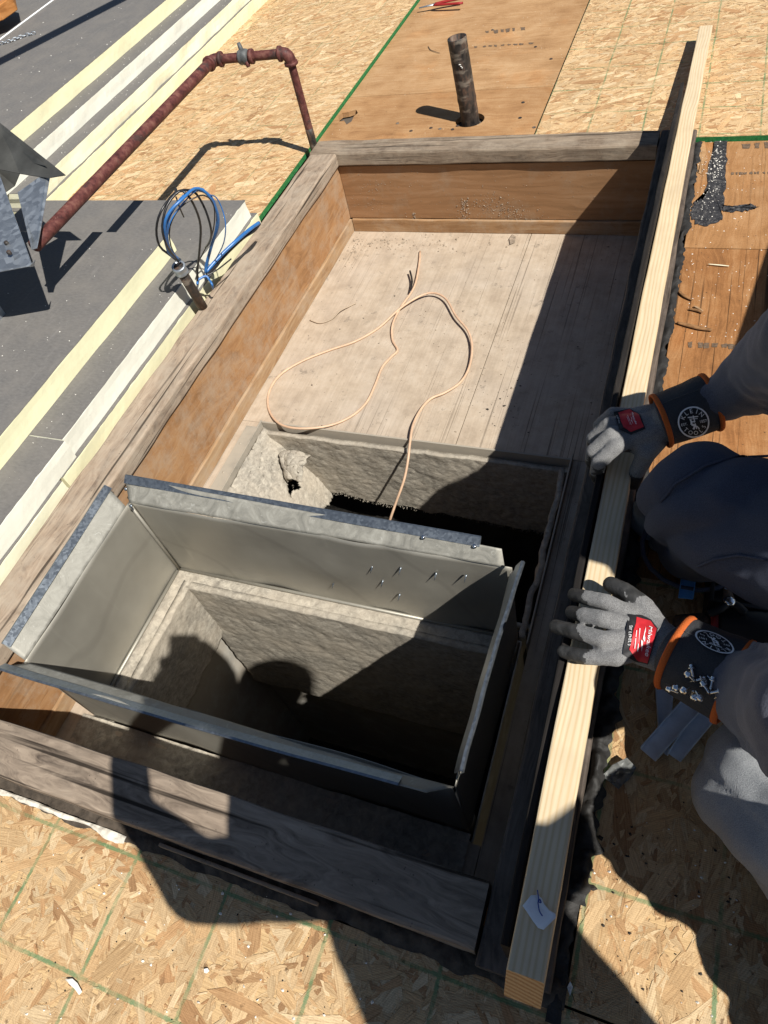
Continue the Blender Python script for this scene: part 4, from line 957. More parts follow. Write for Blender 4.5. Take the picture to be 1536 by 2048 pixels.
o = tube('cable_scrap', spline([P(620, 640, zf), P(640, 646, zf), P(664, 638, zf), P(680, 622, zf + .006), P(700, 612, zf), P(712, 606, zf)], 30), 0.0016, mat_plain('dusty_scrap', M_DUST, .95), None, 6); tag(o, 'small dusty curl of wire on the pit floor near the left wall', 'scrap')
# ------------------------------------------------------------------ people
M_SKIN = mat_plain('skin', (0.42, 0.24, 0.165), 0.55, 0, 0.1, 30, 0.1, 300, 0.4)
M_HAIR = mat_plain('dark_hair', (0.02, 0.015, 0.012), 0.6, 0, 0.3, 60, 0.6, 300)
def mat_cloth(name, col, scale=900, var=0.3, bmp=0.5, rough=0.95, twill=False, fuzz=0.0):
    m = Mat(name, rough, 0, col, 0.1); o = m.obj()
    a = m.noise(o, scale, 2, 0.6); b = m.noise(o, 12, 4)
    c = m.ramp(a, [(0.3, tuple(x * (1 - var) for x in col)), (0.7, tuple(x * (1 + var) for x in col))])
    c = m.mix(m.ramp(b, [(0.45, 0.0), (0.75, 0.4)]), c, tuple(x * 0.7 for x in col)); h = a
    if twill:
        wv = m.wave(m.map(o, (1, 1, 1), (0.3, 0.2, 0.78)), 300, 0.8, 1, 4); c = m.mix(m.math('MULTIPLY', wv, 0.35), c, tuple(x * 1.6 for x in col)); h = m.math('ADD', a, m.math('MULTIPLY', wv, 0.4))
    m.b.inputs['Sheen Weight'].default_value = fuzz
    return m.done(c, None, m.bump(h, bmp, 0.0015))
M_HOODIE = mat_cloth('charcoal_fleece', (0.09, 0.096, 0.125), 700, 0.25, 0.4, 1.0, False, 0.3)
M_JEANS = mat_cloth('dark_jeans', (0.06, 0.068, 0.095), 1100, 0.4, 0.5, 0.95, True)
M_JEANS2 = mat_cloth('sunlit_grey_knee', (0.33, 0.345, 0.36), 900, 0.3, 0.5, 0.95, False)  # pale denim colour stands in for sunlight on the left knee
M_KNIT = mat_cloth('grey_glove_knit', (0.205, 0.205, 0.205), 1000, 0.5, 0.7, 0.95, False, 0.1)
M_COAT = mat_plain('glove_coating', (0.040, 0.040, 0.040), 0.62, 0, 0.5, 60, 0.5, 500, 0.35)
M_CUFF = mat_cloth('glove_cuff', (0.10, 0.10, 0.10), 900, 0.4, 0.6)
M_BAND = mat_cloth('band_nylon', (0.055, 0.057, 0.062), 900, 0.3, 0.8, 0.6, True)
M_BANDP = mat_plain('band_vinyl', (0.013, 0.013, 0.016), 0.30, 0, 0.2, 30, 0.1, 200, 0.5)
M_ORANGE = mat_cloth('orange_binding', (0.50, 0.12, 0.03), 900, 0.2, 0.5, 0.8)
M_REDP = mat_plain('red_patch', (0.50, 0.022, 0.030), 0.55, 0, 0.15, 80)
M_BLKP = mat_plain('black_patch', (0.018, 0.018, 0.02), 0.6)
M_WHT = mat_plain('white_print', (0.78, 0.78, 0.78), 0.7, 0, 0.05)
M_SHOE = mat_plain('blue_grey_shoe', (0.15, 0.18, 0.23), 0.8, 0, 0.3, 40)
M_SOLE = mat_plain('shoe_sole', (0.15, 0.15, 0.155), 0.8)

def hit(bvh, px, py, off, zf):
    d = ray(px, py).normalized(); r = bvh.ray_cast(CAM, d)
    if r[0] is None: return P(px, py, zf)
    n = r[1] if r[1].dot(d) < 0 else -r[1]
    return r[0] + n * off - d * 0.0006
def decal(name, bvh, pts, mat, parent, off, zf, rings=5):
    c = (sum(p[0] for p in pts) / len(pts), sum(p[1] for p in pts) / len(pts))
    dense = []
    for i in range(len(pts)):
        a, b = pts[i], pts[(i+1) % len(pts)]
        for k in range(5): dense.append((a[0] + (b[0]-a[0]) * k / 5, a[1] + (b[1]-a[1]) * k / 5))
    verts = [hit(bvh, *c, off, zf)]; faces = []; k = len(dense)
    for r in range(1, rings + 1):
        for p in dense: verts.append(hit(bvh, c[0] + (p[0]-c[0]) * r / rings, c[1] + (p[1]-c[1]) * r / rings, off, zf))
    for i in range(k): faces.append((0, 1 + i, 1 + (i+1) % k))
    for r in range(rings - 1):
        for i in range(k): a = 1 + r*k + i; b = 1 + r*k + (i+1) % k; faces.append((a, a + k, b + k, b))
    return mesh(name, verts, faces, mat, parent, True)
def lettering(name, bvh, s, size, org, tx, ty, mat, parent, off, zf, shear=0.0):
    vs_, fs = text_geo(s, size)
    if not vs_: return
    return mesh(name, [hit(bvh, org[0] + (v.x + shear * v.y) * tx[0] + v.y * ty[0], org[1] + (v.x + shear * v.y) * tx[1] + v.y * ty[1], off, zf) for v in vs_], fs, mat, parent)

def limb(pts):
    return [(pts[i][0], pts[i][1], pts[i+1][0], pts[i+1][1]) for i in range(len(pts) - 1)]
def glove(parent, fingers, palm, tips, label, cuffpts):
    prims = []
    for f in fingers: prims += limb(f)
    for p in palm: prims.append(p)
    def pick(c, n):
        if n.z < -0.25: return 1
        for t, r in tips:
            if (c - t).length < r + 0.006 * noise.noise(c * 120): return 1
        return 0
    g = fused('glove', prims, 0.0022, [M_KNIT, M_COAT], parent, 5, lambda c, n: 0.0006 * noise.noise(c * 160), pick)
    if label: g['label'] = label
    return g
def wristband(parent, A, B, ra, rb, label):
    A, B = V(A), V(B); ax = (B - A).normalized(); up = (CAM - A); up = (up - ax * up.dot(ax)).normalized(); sd_ = ax.cross(up)
    n, k = 18, 40; verts, faces = [], []
    def S(s, t, off=0.0):
        r = ra + (rb - ra) * s + 0.0015 * noise.noise(V((s * 3, math.cos(t) * 2, math.sin(t) * 2))) + off
        return A.lerp(B, s) + (up * math.cos(t) * 0.93 + sd_ * math.sin(t) * 1.04) * r
    for i in range(n + 1):
        for j in range(k): verts.append(S(i / n, 2 * math.pi * j / k))
    for i in range(n):
        for j in range(k): faces.append((i*k+j, (i+1)*k+j, (i+1)*k+(j+1) % k, i*k+(j+1) % k))
    w_ = mesh('wristband', verts, faces, [M_BAND, M_BANDP], parent, True)
    md = w_.modifiers.new('t', 'SOLIDIFY'); md.thickness = 0.0012; md.offset = 0.0
    if label: w_['label'] = label
    for s in (0.0, 1.0):
        path = [S(s + (0.02 if s == 0 else -0.02), 2 * math.pi * j / k, 0.0008) for j in range(k + 1)]
        v, f = tube_geo(path, 0.0042, 8, False, 0.6); mesh('orange_trim', v, f, M_ORANGE, w_, True)
    for t in (0.9, 2.0, -0.6, -1.6):
        tube('stitch_line', [S(.06 + .88 * i / 12, t, .0006) for i in range(13)], 0.0006, M_CUFF, w_, 5)
    return w_, S
def badge(w_, c, ax_, ay, zf):
    # round emblem: ring, curved lettering, a climbing figure on a pole in the middle ; ax_, ay are its axes in the picture
    b = bvh_of(w_)
    pt = lambda u, v: (c[0] + u * ax_[0] + v * ay[0], c[1] + u * ax_[1] + v * ay[1])
    bd = decal('badge', b, [pt(math.cos(t * math.pi / 12), math.sin(t * math.pi / 12)) for t in range(24)], M_BLKP, w_, 0.0016, zf, 8)
    n = 40; verts, faces = [], []
    for i in range(n):
        t = 2 * math.pi * i / n
        verts += [hit(b, *pt(math.cos(t) * r, math.sin(t) * r), 0.0030, zf) for r in (0.90, 1.0)]
    for i in range(n): j = (i + 1) % n; faces.append((2*i, 2*i+1, 2*j+1, 2*j))
    mesh('ring', verts, faces, M_WHT, bd)
    def arc(word, a0, step, r, flip, size=0.36):
        for i, ch in enumerate(word):
            a = math.radians(a0 + step * i); ct_, st_ = math.cos(a), math.sin(a)
            # letter up vector points outwards (top words) or inwards (bottom words)
            ux, uy = (ct_, st_) if not flip else (-ct_, -st_); tx_, ty_ = (uy, -ux)
            o_ = pt(ct_ * r, st_ * r)
            tx = (tx_ * ax_[0] + ty_ * ay[0], tx_ * ax_[1] + ty_ * ay[1]); ty = (ux * ax_[0] + uy * ay[0], ux * ax_[1] + uy * ay[1])
            lettering('letter', b, ch, size, o_, tx, ty, M_WHT, bd, 0.0030, zf)
    arc('KLEIN', 146, -28, 0.70, False, 0.40); arc('TOOLS', 214, 28, 0.70, True, 0.36)
    arc('EST', 196, -9, 0.66, False, 0.01)
    for wd, u in (('EST.', -0.60), ('1857', 0.60)):
        lettering('letter', b, wd, 0.24, pt(u, -0.06), ax_, ay, M_WHT, bd, 0.0030, zf)
    def stroke(pts, wd):
        vs_, fs = [], []
        for i in range(len(pts) - 1):
            a, c2 = V((*pts[i], 0)), V((*pts[i+1], 0)); d_ = (c2 - a).normalized(); nn = V((-d_.y, d_.x, 0)) * wd; k0 = len(vs_)
            vs_ += [hit(b, *pt(*q.xy), 0.0030, zf) for q in (a - nn, c2 - nn, c2 + nn, a + nn)]; fs.append((k0, k0+1, k0+2, k0+3))
        mesh('emblem_stroke', vs_, fs, M_WHT, bd)
    stroke([(0.10, -0.45), (0.06, 0.42)], 0.03); stroke([(-0.30, 0.36), (0.36, 0.30)], 0.035); stroke([(-0.22, 0.24), (0.30, 0.18)], 0.02)
    stroke([(-0.12, 0.10), (-0.16, -0.14), (0.06, -0.20), (-0.10, -0.44)], 0.06); stroke([(-0.16, 0.02), (0.10, 0.02)], 0.04); stroke([(-0.16, -0.16), (0.20, -0.34), (0.26, -0.48)], 0.035)
    stroke([(-0.20, 0.14), (-0.10, 0.14)], 0.05)
    return bd
def glove_patch(g, outer, red, text_o, tdir, udir, line_o, zf):
    b = bvh_of(g)
    p0 = decal('patch', b, outer, M_BLKP, g, 0.0012, zf, 9); p1 = decal('red_panel', b, red, M_REDP, p0, 0.0021, zf, 9)
    lettering('wordmark', b, 'Milwaukee', 1.0, text_o, tdir, udir, M_WHT, p0, 0.0036, zf, 0.25)
    s = 0.52; lettering('size_line', b, 'CUT LEVEL 3', 1.0, line_o, (tdir[0] * s, tdir[1] * s), (udir[0] * s, udir[1] * s), M_WHT, p0, 0.0036, zf)
    # lightning stroke under the wordmark and the rows of small print
    def q(u, v): return (text_o[0] + u * tdir[0] + v * udir[0], text_o[1] + u * tdir[1] + v * udir[1])
    vs_ = [hit(b, *q(*p), 0.0036, zf) for p in ((-1.9, -.75), (0.1, -.62), (-.3, -.95), (1.7, -1.0), (-.1, -1.22), (.2, -.9))]
    mesh('bolt_mark', vs_, [(0, 1, 2), (2, 3, 5), (3, 4, 5)], M_WHT, p0)
    for v0, a, bb in ((-1.65, -1.6, .4), (-1.65, .6, 1.8), (-2.1, -1.2, 1.5)):
        mesh('print_row', [hit(b, *q(*p), 0.0036, zf) for p in ((a, v0 - .05), (bb, v0 - .05), (bb, v0 + .05), (a, v0 + .05))], [(0, 1, 2, 3)], M_WHT, p0)

wk = empty('person', (0.55, 0.35, 0), 'kneeling worker in charcoal hoodie and dark jeans holding the pine board with both hands', 'person')
TZ = 0.18
# gloves -----------------------------------------------------------------
DZ, SR = 0.0, 1.0                 # the hands lie on the board's top
def PH(px, py, z): return P(px, py, z + (0.0 if py > 1060 else -0.014))
def J(px, py, z, r): return (PH(px, py, z), r * SR)
fL = [[J(1262, 1232, .218, .0125), J(1212, 1204, .222, .0108), J(1172, 1195, .212, .0100), J(1148, 1189, .196, .0092)],
      [J(1258, 1252, .222, .0125), J(1206, 1238, .226, .0110), J(1166, 1230, .214, .0102), J(1144, 1225, .196, .0093)],
      [J(1260, 1278, .222, .0125), J(1206, 1280, .225, .0112), J(1152, 1264, .210, .0105), J(1112, 1253, .190, .0096)],
      [J(1272, 1302, .216, .0120), J(1232, 1316, .218, .0105), J(1172, 1314, .206, .0098), J(1128, 1303, .190, .0090)],
      [J(1318, 1262, .208, .016), J(1288, 1214, .216, .0135), J(1252, 1184, .216, .0118), J(1222, 1169, .208, .0108)]]
pl = [(PH(1258, 1245, .212), 0.0170, PH(1325, 1275, .212), 0.0200), (PH(1256, 1268, .214), 0.0180, PH(1326, 1295, .212), 0.0210), (PH(1264, 1296, .210), 0.0170, PH(1320, 1312, .210), 0.0200), (PH(1325, 1285, .212), 0.0240, PH(1352, 1305, .214), 0.0280)]
gl = glove(wk, fL, pl, [(PH(1140, 1188, .196), .030), (PH(1136, 1225, .196), .030), (PH(1108, 1253, .19), .040), (PH(1124, 1303, .19), .040), (PH(1225, 1170, .21), .028), (PH(1268, 1196, .214), .018)], None, None)
glove_patch(gl, [(1257, 1229), (1282, 1231), (1302, 1240), (1316, 1258), (1297, 1328), (1270, 1322), (1245, 1309)], [(1273, 1236), (1300, 1243), (1314, 1259), (1296, 1325), (1272, 1318), (1258, 1300)], (1298, 1284), (-1.6, 13.0), (13.0, 2.2), (1259, 1270), .225)
fR = [[J(1262, 880, .224, .013), J(1232, 893, .232, .0125), J(1198, 925, .212, .0115), J(1192, 948, .165, .0105), J(1198, 962, .125, .0095)],
      [J(1258, 862, .226, .013), J(1222, 872, .235, .0128), J(1187, 902, .212, .0116), J(1184, 922, .165, .0105), J(1190, 936, .125, .0095)],
      [J(1258, 846, .226, .013), J(1218, 850, .233, .0125), J(1187, 876, .208, .0113), J(1186, 896, .16, .0102), J(1192, 908, .125, .0092)],
      [J(1264, 832, .222, .012), J(1226, 828, .226, .0115), J(1199, 850, .20, .0103), J(1199, 868, .155, .0094), J(1205, 880, .125, .0086)],
      [J(1318, 874, .222, .017), J(1292, 908, .214, .0145), J(1276, 940, .185, .0125), J(1268, 966, .145, .0110)]]
pr_ = [(PH(1252, 880, .222), 0.0190, PH(1322, 862, .23), 0.0210), (PH(1250, 858, .224), 0.0190, PH(1322, 848, .232), 0.0220), (PH(1256, 838, .220), 0.0170, PH(1312, 832, .23), 0.0200), (PH(1318, 850, .23), 0.0250, PH(1340, 842, .238), 0.0290), (PH(1262, 884, .218), 0.0160, PH(1298, 892, .216), 0.0170)]
gr_ = glove(wk, fR, pr_, [(PH(1200, 955, .14), .045), (PH(1196, 930, .13), .03), (PH(1272, 962, .15), .035), (PH(1225, 920, .19), .018)], None, None)
glove_patch(gr_, [(1227, 824), (1260, 818), (1281, 830), (1291, 858), (1262, 870), (1238, 860)], [(1236, 826), (1260, 820), (1278, 831), (1288, 855), (1262, 865), (1246, 856)], (1269, 840), (2.2, 5.4), (5.6, -1.6), (1236, 843), .235)
# knitted cuffs and wristbands
wL0, wL1 = PH(1349, 1304, .216), PH(1471, 1366, .222); wR0, wR1 = PH(1321, 842, .242), PH(1424, 804, .258)
def cuff(parent, a, b, r0, r1):
    path = [a.lerp(b, i / 12) for i in range(13)]; return tube('glove_cuff', path, [r0 + (r1 - r0) * i / 12 + (0.0012 if i % 2 else 0) for i in range(13)], M_CUFF, parent, 24)
cuff(wk, PH(1343, 1301, .212), PH(1375, 1318, .218), .033, .038); cuff(wk, PH(1322, 844, .238), PH(1345, 835, .244), .032, .036)
bandL, SL = wristband(wk, wL0, wL1, .0435, .0480, 'black wristband with orange edges and loose screws stuck to it')
bandR, SR = wristband(wk, wR0, wR1, .0375, .0400, 'black wristband with orange edges on the far arm')
for b_, S_, rng_ in ((bandL, SL, (-1.3, .35)), (bandR, SR, (-0.5, 1.6))):
    for f in b_.data.polygons:
        pass
badge(bandR, (1386, 843), (31, -6), (-6, -29), .28)
badge(bandL, (1429, 1287), (-38, -11), (9, 20), .26)
# screws on the magnetic band
bb = bvh_of(bandL)
spots = [(1381, 1363, 0.3), (1390, 1361, 1.9), (1396, 1365, 2.8), (1384, 1373, 4.0), (1392, 1377, 5.1), (1377, 1379, 3.3), (1385, 1387, 1.2), (1401, 1372, 0.9), (1416, 1385, 0.2), (1424, 1390, 2.4), (1430, 1395, 0.6), (1411, 1396, 3.5), (1421, 1384, 1.5), (1366, 1384, 3.1)]
d0 = [None]
for i, (a, b_, an) in enumerate(spots):
    q = hit(bb, a, b_, 0.003, .26); dd = V((math.cos(an), math.sin(an), 0.25 + 0.5 * random.random()))
    s_ = screw('screw', q, dd, None, 1.0); tag(s_, 'small zinc screw clinging in the cluster on the near wristband', 'screw', 'screws on the near wristband')
# sleeves, hoodie, head, legs ----------------------------------------------
shL = V((0.51, 0.28, 0.67)); shR = V((0.52, 0.44, 0.70)); chest = V((0.54, 0.33, 0.58)); hip = V((0.64, 0.06, 0.34)); head = V((0.45, 0.39, 0.86))
elL = P(1640, 1440, .36); elR = P(1640, 668, .46)
fold = lambda c, n: (0.017 * (abs(math.sin(62 * (c.x + 0.30 * c.y) + 3.2 * noise.noise(c * 13))) - .55) * (1 if c.x < 0.36 else 0.3)) * (1 if c.x > .135 else 0.15) + 0.003 * noise.noise(c * 40)
hood_pr = limb([(wL0.lerp(wL1, .55), .036), (P(1492, 1376, .230), .046), (P(1540, 1396, .250), .055), (P(1590, 1412, .29), .058), (elL, .062), (shL, .078)]) + limb([(wR0.lerp(wR1, .55), .030), (P(1438, 798, .254), .034), (P(1496, 768, .285), .046), (P(1540, 736, .32), .054), (elR, .060), (shR, .080)]) + \
    limb([(shL, .085), (chest, .13), (shR, .085)]) + limb([(chest, .15), (chest.lerp(hip, .55), .15), (hip, .15)]) + limb([(hip, .13), (V((.36, .135, .36)), .078), (V((.315, .150, .345)), .070)]) + limb([(chest + V((0, .0, .12)), .075), (head + V((.10, 0, -.06)), .085)])  # the sag in front of the hip is added to shade the deck
fused('hoodie', hood_pr, 0.006, M_HOODIE, wk, 5, fold)
body_pr = limb([(chest, .06), (chest.lerp(head, .6), .050), (head + V((0.01, 0, -.05)), .058)]) + [(head + V((-.01, 0, .01)), .078, head + V((.03, 0, .03)), .080), (head + V((-.055, 0, -.045)), .045, head + V((-.02, 0, -.03)), .055), (head + V((-.088, 0, -.005)), .012, head + V((-.098, 0, -.03)), .014),
    (head + V((.01, .080, -.01)), .014, head + V((.012, .082, -.03)), .012), (head + V((.01, -.080, -.01)), .014, head + V((.012, -.082, -.03)), .012)]
fused('body', body_pr, 0.005, M_SKIN, wk, 4)
fused('hair', [(head + V((.0, 0, .035)), .078, head + V((.045, 0, .01)), .076)], 0.006, M_HAIR, wk, 3, lambda c, n: .003 * noise.noise(c * 120))
kR = P(1402, 1002, .28); kL = P(1532, 1578, .10); hipR = V((0.60, 0.30, 0.32)); hipL = V((0.59, -0.08, 0.33))
aR = P(1392, 1075, .10); ftL = V((0.62, 0.22, 0.06))
wr = lambda c, n: 0.004 * noise.noise(c * 22) + 0.010 * (abs(math.sin(30 * (c.y - c.x * .6 + c.z * .5) + 3.5 * noise.noise(c * 6))) - .6) + .0012 * noise.noise(c * 60)
jR = limb([(hip, .15), (hipR, .115), (kR.lerp(hipR, .45) + V((0, 0, .02)), .095), (kR, .073)]) + limb([(kR, .073), (kR.lerp(aR, .55) + V((.02, 0, 0)), .072), (aR, .066)])
jL = limb([(hip, .14), (hipL, .11), (kL.lerp(hipL, .5), .100), (kL, .080)]) + limb([(kL, .076), (kL.lerp(ftL, .5) + V((0, 0, -.01)), .066), (ftL, .050)])
kc = kL.copy()
fused('jeans', jR + jL, 0.006, [M_JEANS, M_JEANS2], wk, 5, wr, lambda c, n: 1 if (c - kc).length < 0.135 + .015 * noise.noise(c * 30) else 0)
jb = bvh_of([c_ for c_ in wk.children if c_.name.startswith('jeans')][0])
for pth in ([(1536, 912), (1470, 915), (1410, 932), (1350, 968), (1318, 1010)], [(1536, 1120), (1480, 1110), (1430, 1118), (1390, 1135)]):
    tube('seam', [hit(jb, a, b_, .0012, .3) for a, b_ in [(pth[i][0] + (pth[i+1][0] - pth[i][0]) * t / 8, pth[i][1] + (pth[i+1][1] - pth[i][1]) * t / 8) for i in range(len(pth) - 1) for t in range(8)]], .0018, M_JEANS, wk, 6)
hem = [V((aR.x + .074 * math.cos(t * .35), aR.y + .074 * math.sin(t * .35), aR.z - .030)) for t in range(19)]
tube('hem', hem, .004, M_JEANS, wk, 6)
def shoe(parent, heel, toe, w_):
    t = (toe - heel).normalized()
    o_ = fused('shoe', limb([(heel + V((0, 0, .045)), w_ * .85), (heel.lerp(toe, .45) + V((0, 0, .055)), w_ * .95), (heel.lerp(toe, .8) + V((0, 0, .035)), w_), (toe + V((0, 0, .026)), w_ * .72)]), 0.005, M_SHOE, parent, 4)
    fused('sole', limb([(heel + V((0, 0, .012)), .016), (heel.lerp(toe, .5) + V((0, 0, .012)), .016), (toe + V((0, 0, .012)), .016)]) + limb([(heel + V((0, w_ * .6, .012)), .015), (heel.lerp(toe, .7) + V((0, w_ * .8, .012)), .015)]) + limb([(heel + V((0, -w_ * .6, .012)), .015), (heel.lerp(toe, .7) + V((0, -w_ * .8, .012)), .015)]), 0.005, M_SOLE, o_, 4)
    for i in range(5):
        c = heel.lerp(toe, .42 + .09 * i) + V((0, 0, .055 + w_ * .92 - .010 * i)); tube('lace', spline([c + V((.006, -.028, -.012)), c + V((0, 0, .003)), c + V((-.006, .028, -.012))], 10), .0025, M_SOLE, o_, 6)
    return o_
hl = P(1398, 1080, .0); hl.z = PLZ; te = P(1286, 1042, .0); te.z = PLZ
shoe(wk, hl, te, .042); shoe(wk, V((0.78, 0.24, 0)), V((0.88, 0.25, 0)), .040)

# the photographer, crouching behind the camera with the phone held out
ph = empty('person', (0.62, -0.42, 0), 'crouching photographer behind the camera whose shadow falls over the curb', 'person')
pb = limb([(V((.46, -.14, 1.17)), .098), (V((.475, -.15, 1.13)), .085)]) + limb([(V((.475, -.15, 1.10)), .060), (V((.47, -.19, .98)), .06)]) + \
     limb([(V((.33, -.20, .88)), .066), (V((.47, -.20, .90)), .095), (V((.56, -.10, .93)), .075)]) + limb([(V((.44, -.22, .88)), .135), (V((.51, -.31, .66)), .15), (V((.60, -.39, .42)), .16)]) + \
     limb([(V((.31, -.195, .86)), .055), (V((-.020, -.210, .70)), .056), (V((-.095, -.190, .80)), .031), (V((-.075, -.160, .90)), .029), (V((-.004, -.085, .965)), .036), (V((.02, -.06, 1.0)), .04)]) + \
     limb([(V((.57, -.10, .92)), .064), (V((.125, -.170, .80)), .058), (V((.14, -.06, .97)), .040), (V((.10, -.045, 1.0)), .046), (V((.06, -.02, 1.02)), .034)]) + \
     limb([(V((.62, -.38, .40)), .135), (V((.40, -.42, .36)), .085), (V((.56, -.48, .08)), .055), (V((.44, -.50, .03)), .04)]) + limb([(V((.66, -.36, .40)), .13), (V((.60, -.12, .36)), .085), (V((.78, -.22, .08)), .055), (V((.68, -.14, .03)), .04)])
M_NAVY = mat_cloth('navy_jacket', (0.03, 0.035, 0.055), 700)
def ppick(c, n):
    if c.z > 1.065 and c.x > 0.3: return 1
    if c.x < 0.14 and c.z > 0.93: return 1
    return 2 if c.z < 0.44 else 0
_c = CAM + cright * 0.012 + cdown * 0.060 - cfwd * 0.012
pb += [(V((.034, -.066, 1.026)), .046, V((.125, -.066, 1.01)), .054)]
pb += [(_c - cright * .040 + cdown * .03 - cfwd * .024, .026, _c + cright * .03 + cdown * .0 - cfwd * .026, .024)]
fused('body', pb, 0.008, [M_NAVY, M_SKIN, M_JEANS], ph, 4, lambda c, n: .002 * noise.noise(c * 30), ppick)
fused('hair', [(V((.465, -.145, 1.20)), .096, V((.49, -.17, 1.16)), .094)], 0.008, M_HAIR, ph, 3)
nz_ = [(V((.385, -.09, 1.16)), .016, V((.378, -.085, 1.14)), .018)]
fused('nose', nz_, 0.004, M_SKIN, ph, 2)
# fingers on the phone's edges
up_ = -cdown; rt = cright; bk = -cfwd
phc = CAM + rt * 0.012 - up_ * 0.060 + bk * 0.012
phone = empty('phone', phc, 'dark phone held at the camera position', 'phone')
pv = [phc + rt * a + up_ * b + bk * c for a, b, c in ((-.034, -.074, -.004), (.036, -.074, -.004), (.036, .067, -.004), (-.034, .067, -.004), (-.034, -.074, .004), (.036, -.074, .004), (.036, .067, .004), (-.034, .067, .004))]
bm = bmesh.new(); vv = [bm.verts.new(p) for p in pv]
for f in ((3,2,1,0),(4,5,6,7),(0,1,5,4),(1,2,6,5),(2,3,7,6),(3,0,4,7)): bm.faces.new([vv[i] for i in f])
bmesh.ops.bevel(bm, geom=list(bm.edges), offset=.002, segments=2, affect='EDGES'); bm_obj('case', bm, M_BLKP, phone)
M_SCREEN = mat_plain('dark_screen', (0.01, 0.01, 0.012), 0.1)
mesh('screen', [phc + rt * a + up_ * b + bk * .0046 for a, b in ((-.033, -.070), (.033, -.070), (.033, .063), (-.031, .063))], [(0, 1, 2, 3)], M_SCREEN, phone)
for i in range(4):
    q = phc + rt * 0.036 + up_ * (-.045 + .022 * i); fused('finger', limb([(q + rt * .030 + bk * .012, .0095), (q + rt * .012 + bk * .012, .009), (q + rt * .008 - bk * .006, .0075), (q - rt * .004 - bk * .013, .0065)]) if i < 3 else limb([(q + rt * .030 + bk * .012, .0095), (q + rt * .010 + bk * .014, .009), (q - rt * .010 + bk * .014, .0075)]), .003, M_SKIN, ph, 2)
for i in range(4):
    q = phc - rt * 0.036 + up_ * (-.055 + .022 * i); fused('finger', limb([(q - rt * .004 - up_ * .01 + bk * .022, .0095), (q - rt * .010 + bk * .008, .009), (q - rt * .006 - bk * .008, .0075), (q + rt * .006 - bk * .013, .0065)]), .003, M_SKIN, ph, 2)
# ------------------------------------------------------------------ tools and offcuts by the worker
M_STRIP = mat_plain('sky_tinted_strip', (0.62, 0.70, 0.80), 0.30, 0.3, 0.15, 40, 0.1)  # pale blue base colour paints in the sky the strips reflect
M_SKYSTRIP = mat_plain('sky_blue_steel', (0.12, 0.36, 0.72), 0.35, 0.1, 0.1, 40, 0.1)  # blue of the base colour stands in for reflected sky
def strip(pts, z, label, lip=0.010, name='steel_strip', mat_=None):
    mat_ = mat_ or M_STRIP
    a, b, c, d = [P(px, py, z) for px, py in pts]     # long sides a-d and b-c
    e = empty(name, (a + b + c + d) / 4, label, 'metal strip', 'bent steel strips by the worker')
    prism('web', [a, b, c, d], 0.0012, mat_, e)
    up = V((0, 0, lip))
    prism('lip', [a, d, d + up, a + up], 0.0012, mat_, e); prism('lip', [b, b + up, c + up, c], 0.0012, mat_, e)
    return e
strip([(1282, 1498), (1310, 1522), (1402, 1420), (1372, 1396)], .020, 'longest bent steel strip lying on the strand board under the near arm')
strip([(1337, 1507), (1360, 1523), (1432, 1436), (1402, 1412)], .014, 'short bent steel strip nearest the grey knee')
strip([(1310, 1380), (1346, 1380), (1336, 1512), (1318, 1500)], .006, 'lowest steel strip peeking out between two others')
strip([(1366, 1128), (1395, 1133), (1386, 1199), (1356, 1196)], .070, 'steel strip coloured blue for the sky it reflects, beside the tool tray', .006, 'steel_strip', M_SKYSTRIP)
M_PLASTIC = Mat('crumpled_plastic', 0.18, 0, (0.30, 0.31, 0.30), 0.5)
M_PLASTIC.b.inputs['Transmission Weight'].default_value = 0.55
M_PLASTIC = M_PLASTIC.done(None, None, M_PLASTIC.bump(M_PLASTIC.voro(M_PLASTIC.obj(), 60), 1.0, 0.01))
pw = empty('plastic_wrap', P(1237, 1552, 0), 'crumpled clear plastic wrapper on the strand board', 'plastic')
paper('film', [P(a, b, .004) for a, b in ((1202, 1556), (1216, 1543), (1224, 1532), (1240, 1528), (1252, 1522), (1262, 1530), (1271, 1540), (1264, 1553), (1256, 1564), (1246, 1572), (1236, 1582), (1222, 1571), (1212, 1562))], 0, M_PLASTIC, pw, 0.022, 0.0006)
M_BLKPL = mat_plain('black_plastic', (0.016, 0.016, 0.018), 0.55, 0, 0.2)
M_REDPL = mat_plain('red_plastic', (0.28, 0.02, 0.02), 0.5, 0, 0.1)
tray = empty('tool_tray', P(1450, 1190, 0), 'open black tool tray in the shade under the raised knee', 'tool box')
tx0, tx1, ty0, ty1 = P(1402, 1250, .0).x, P(1402, 1250, .0).x + .20, P(1402, 1250, .0).y, P(1402, 1250, .0).y + .15
for a in ((tx0, tx1, ty0, ty1, .001, .006), (tx0, tx0 + .006, ty0, ty1, .006, .075), (tx1 - .006, tx1, ty0, ty1, .006, .075), (tx0 + .006, tx1 - .006, ty0, ty0 + .006, .006, .075), (tx0 + .006, tx1 - .006, ty1 - .006, ty1, .006, .075), (tx0 + .006, tx1 - .006, (ty0 + ty1) / 2, (ty0 + ty1) / 2 + .004, .006, .06)):
    box('tray_side', *a, M_BLKPL, tray, .001)
drill = empty('power_drill', P(1420, 1285, 0), 'black cordless drill with red collar lying by the near wrist', 'drill')
d0_ = P(1345, 1245, .045); d1_ = P(1500, 1262, .05)
dax = (d1_ - d0_).normalized()
lathe('motor_body', d0_ + dax * .06, dax, [(0, .022), (.004, .028), (.05, .031), (.09, .030), (.10, .022)], M_BLKPL, drill, 20)
lathe('chuck', d0_, dax, [(0, .006), (.004, .012), (.03, .017), (.045, .019), (.05, .016)], M_BPIPE, drill, 18)
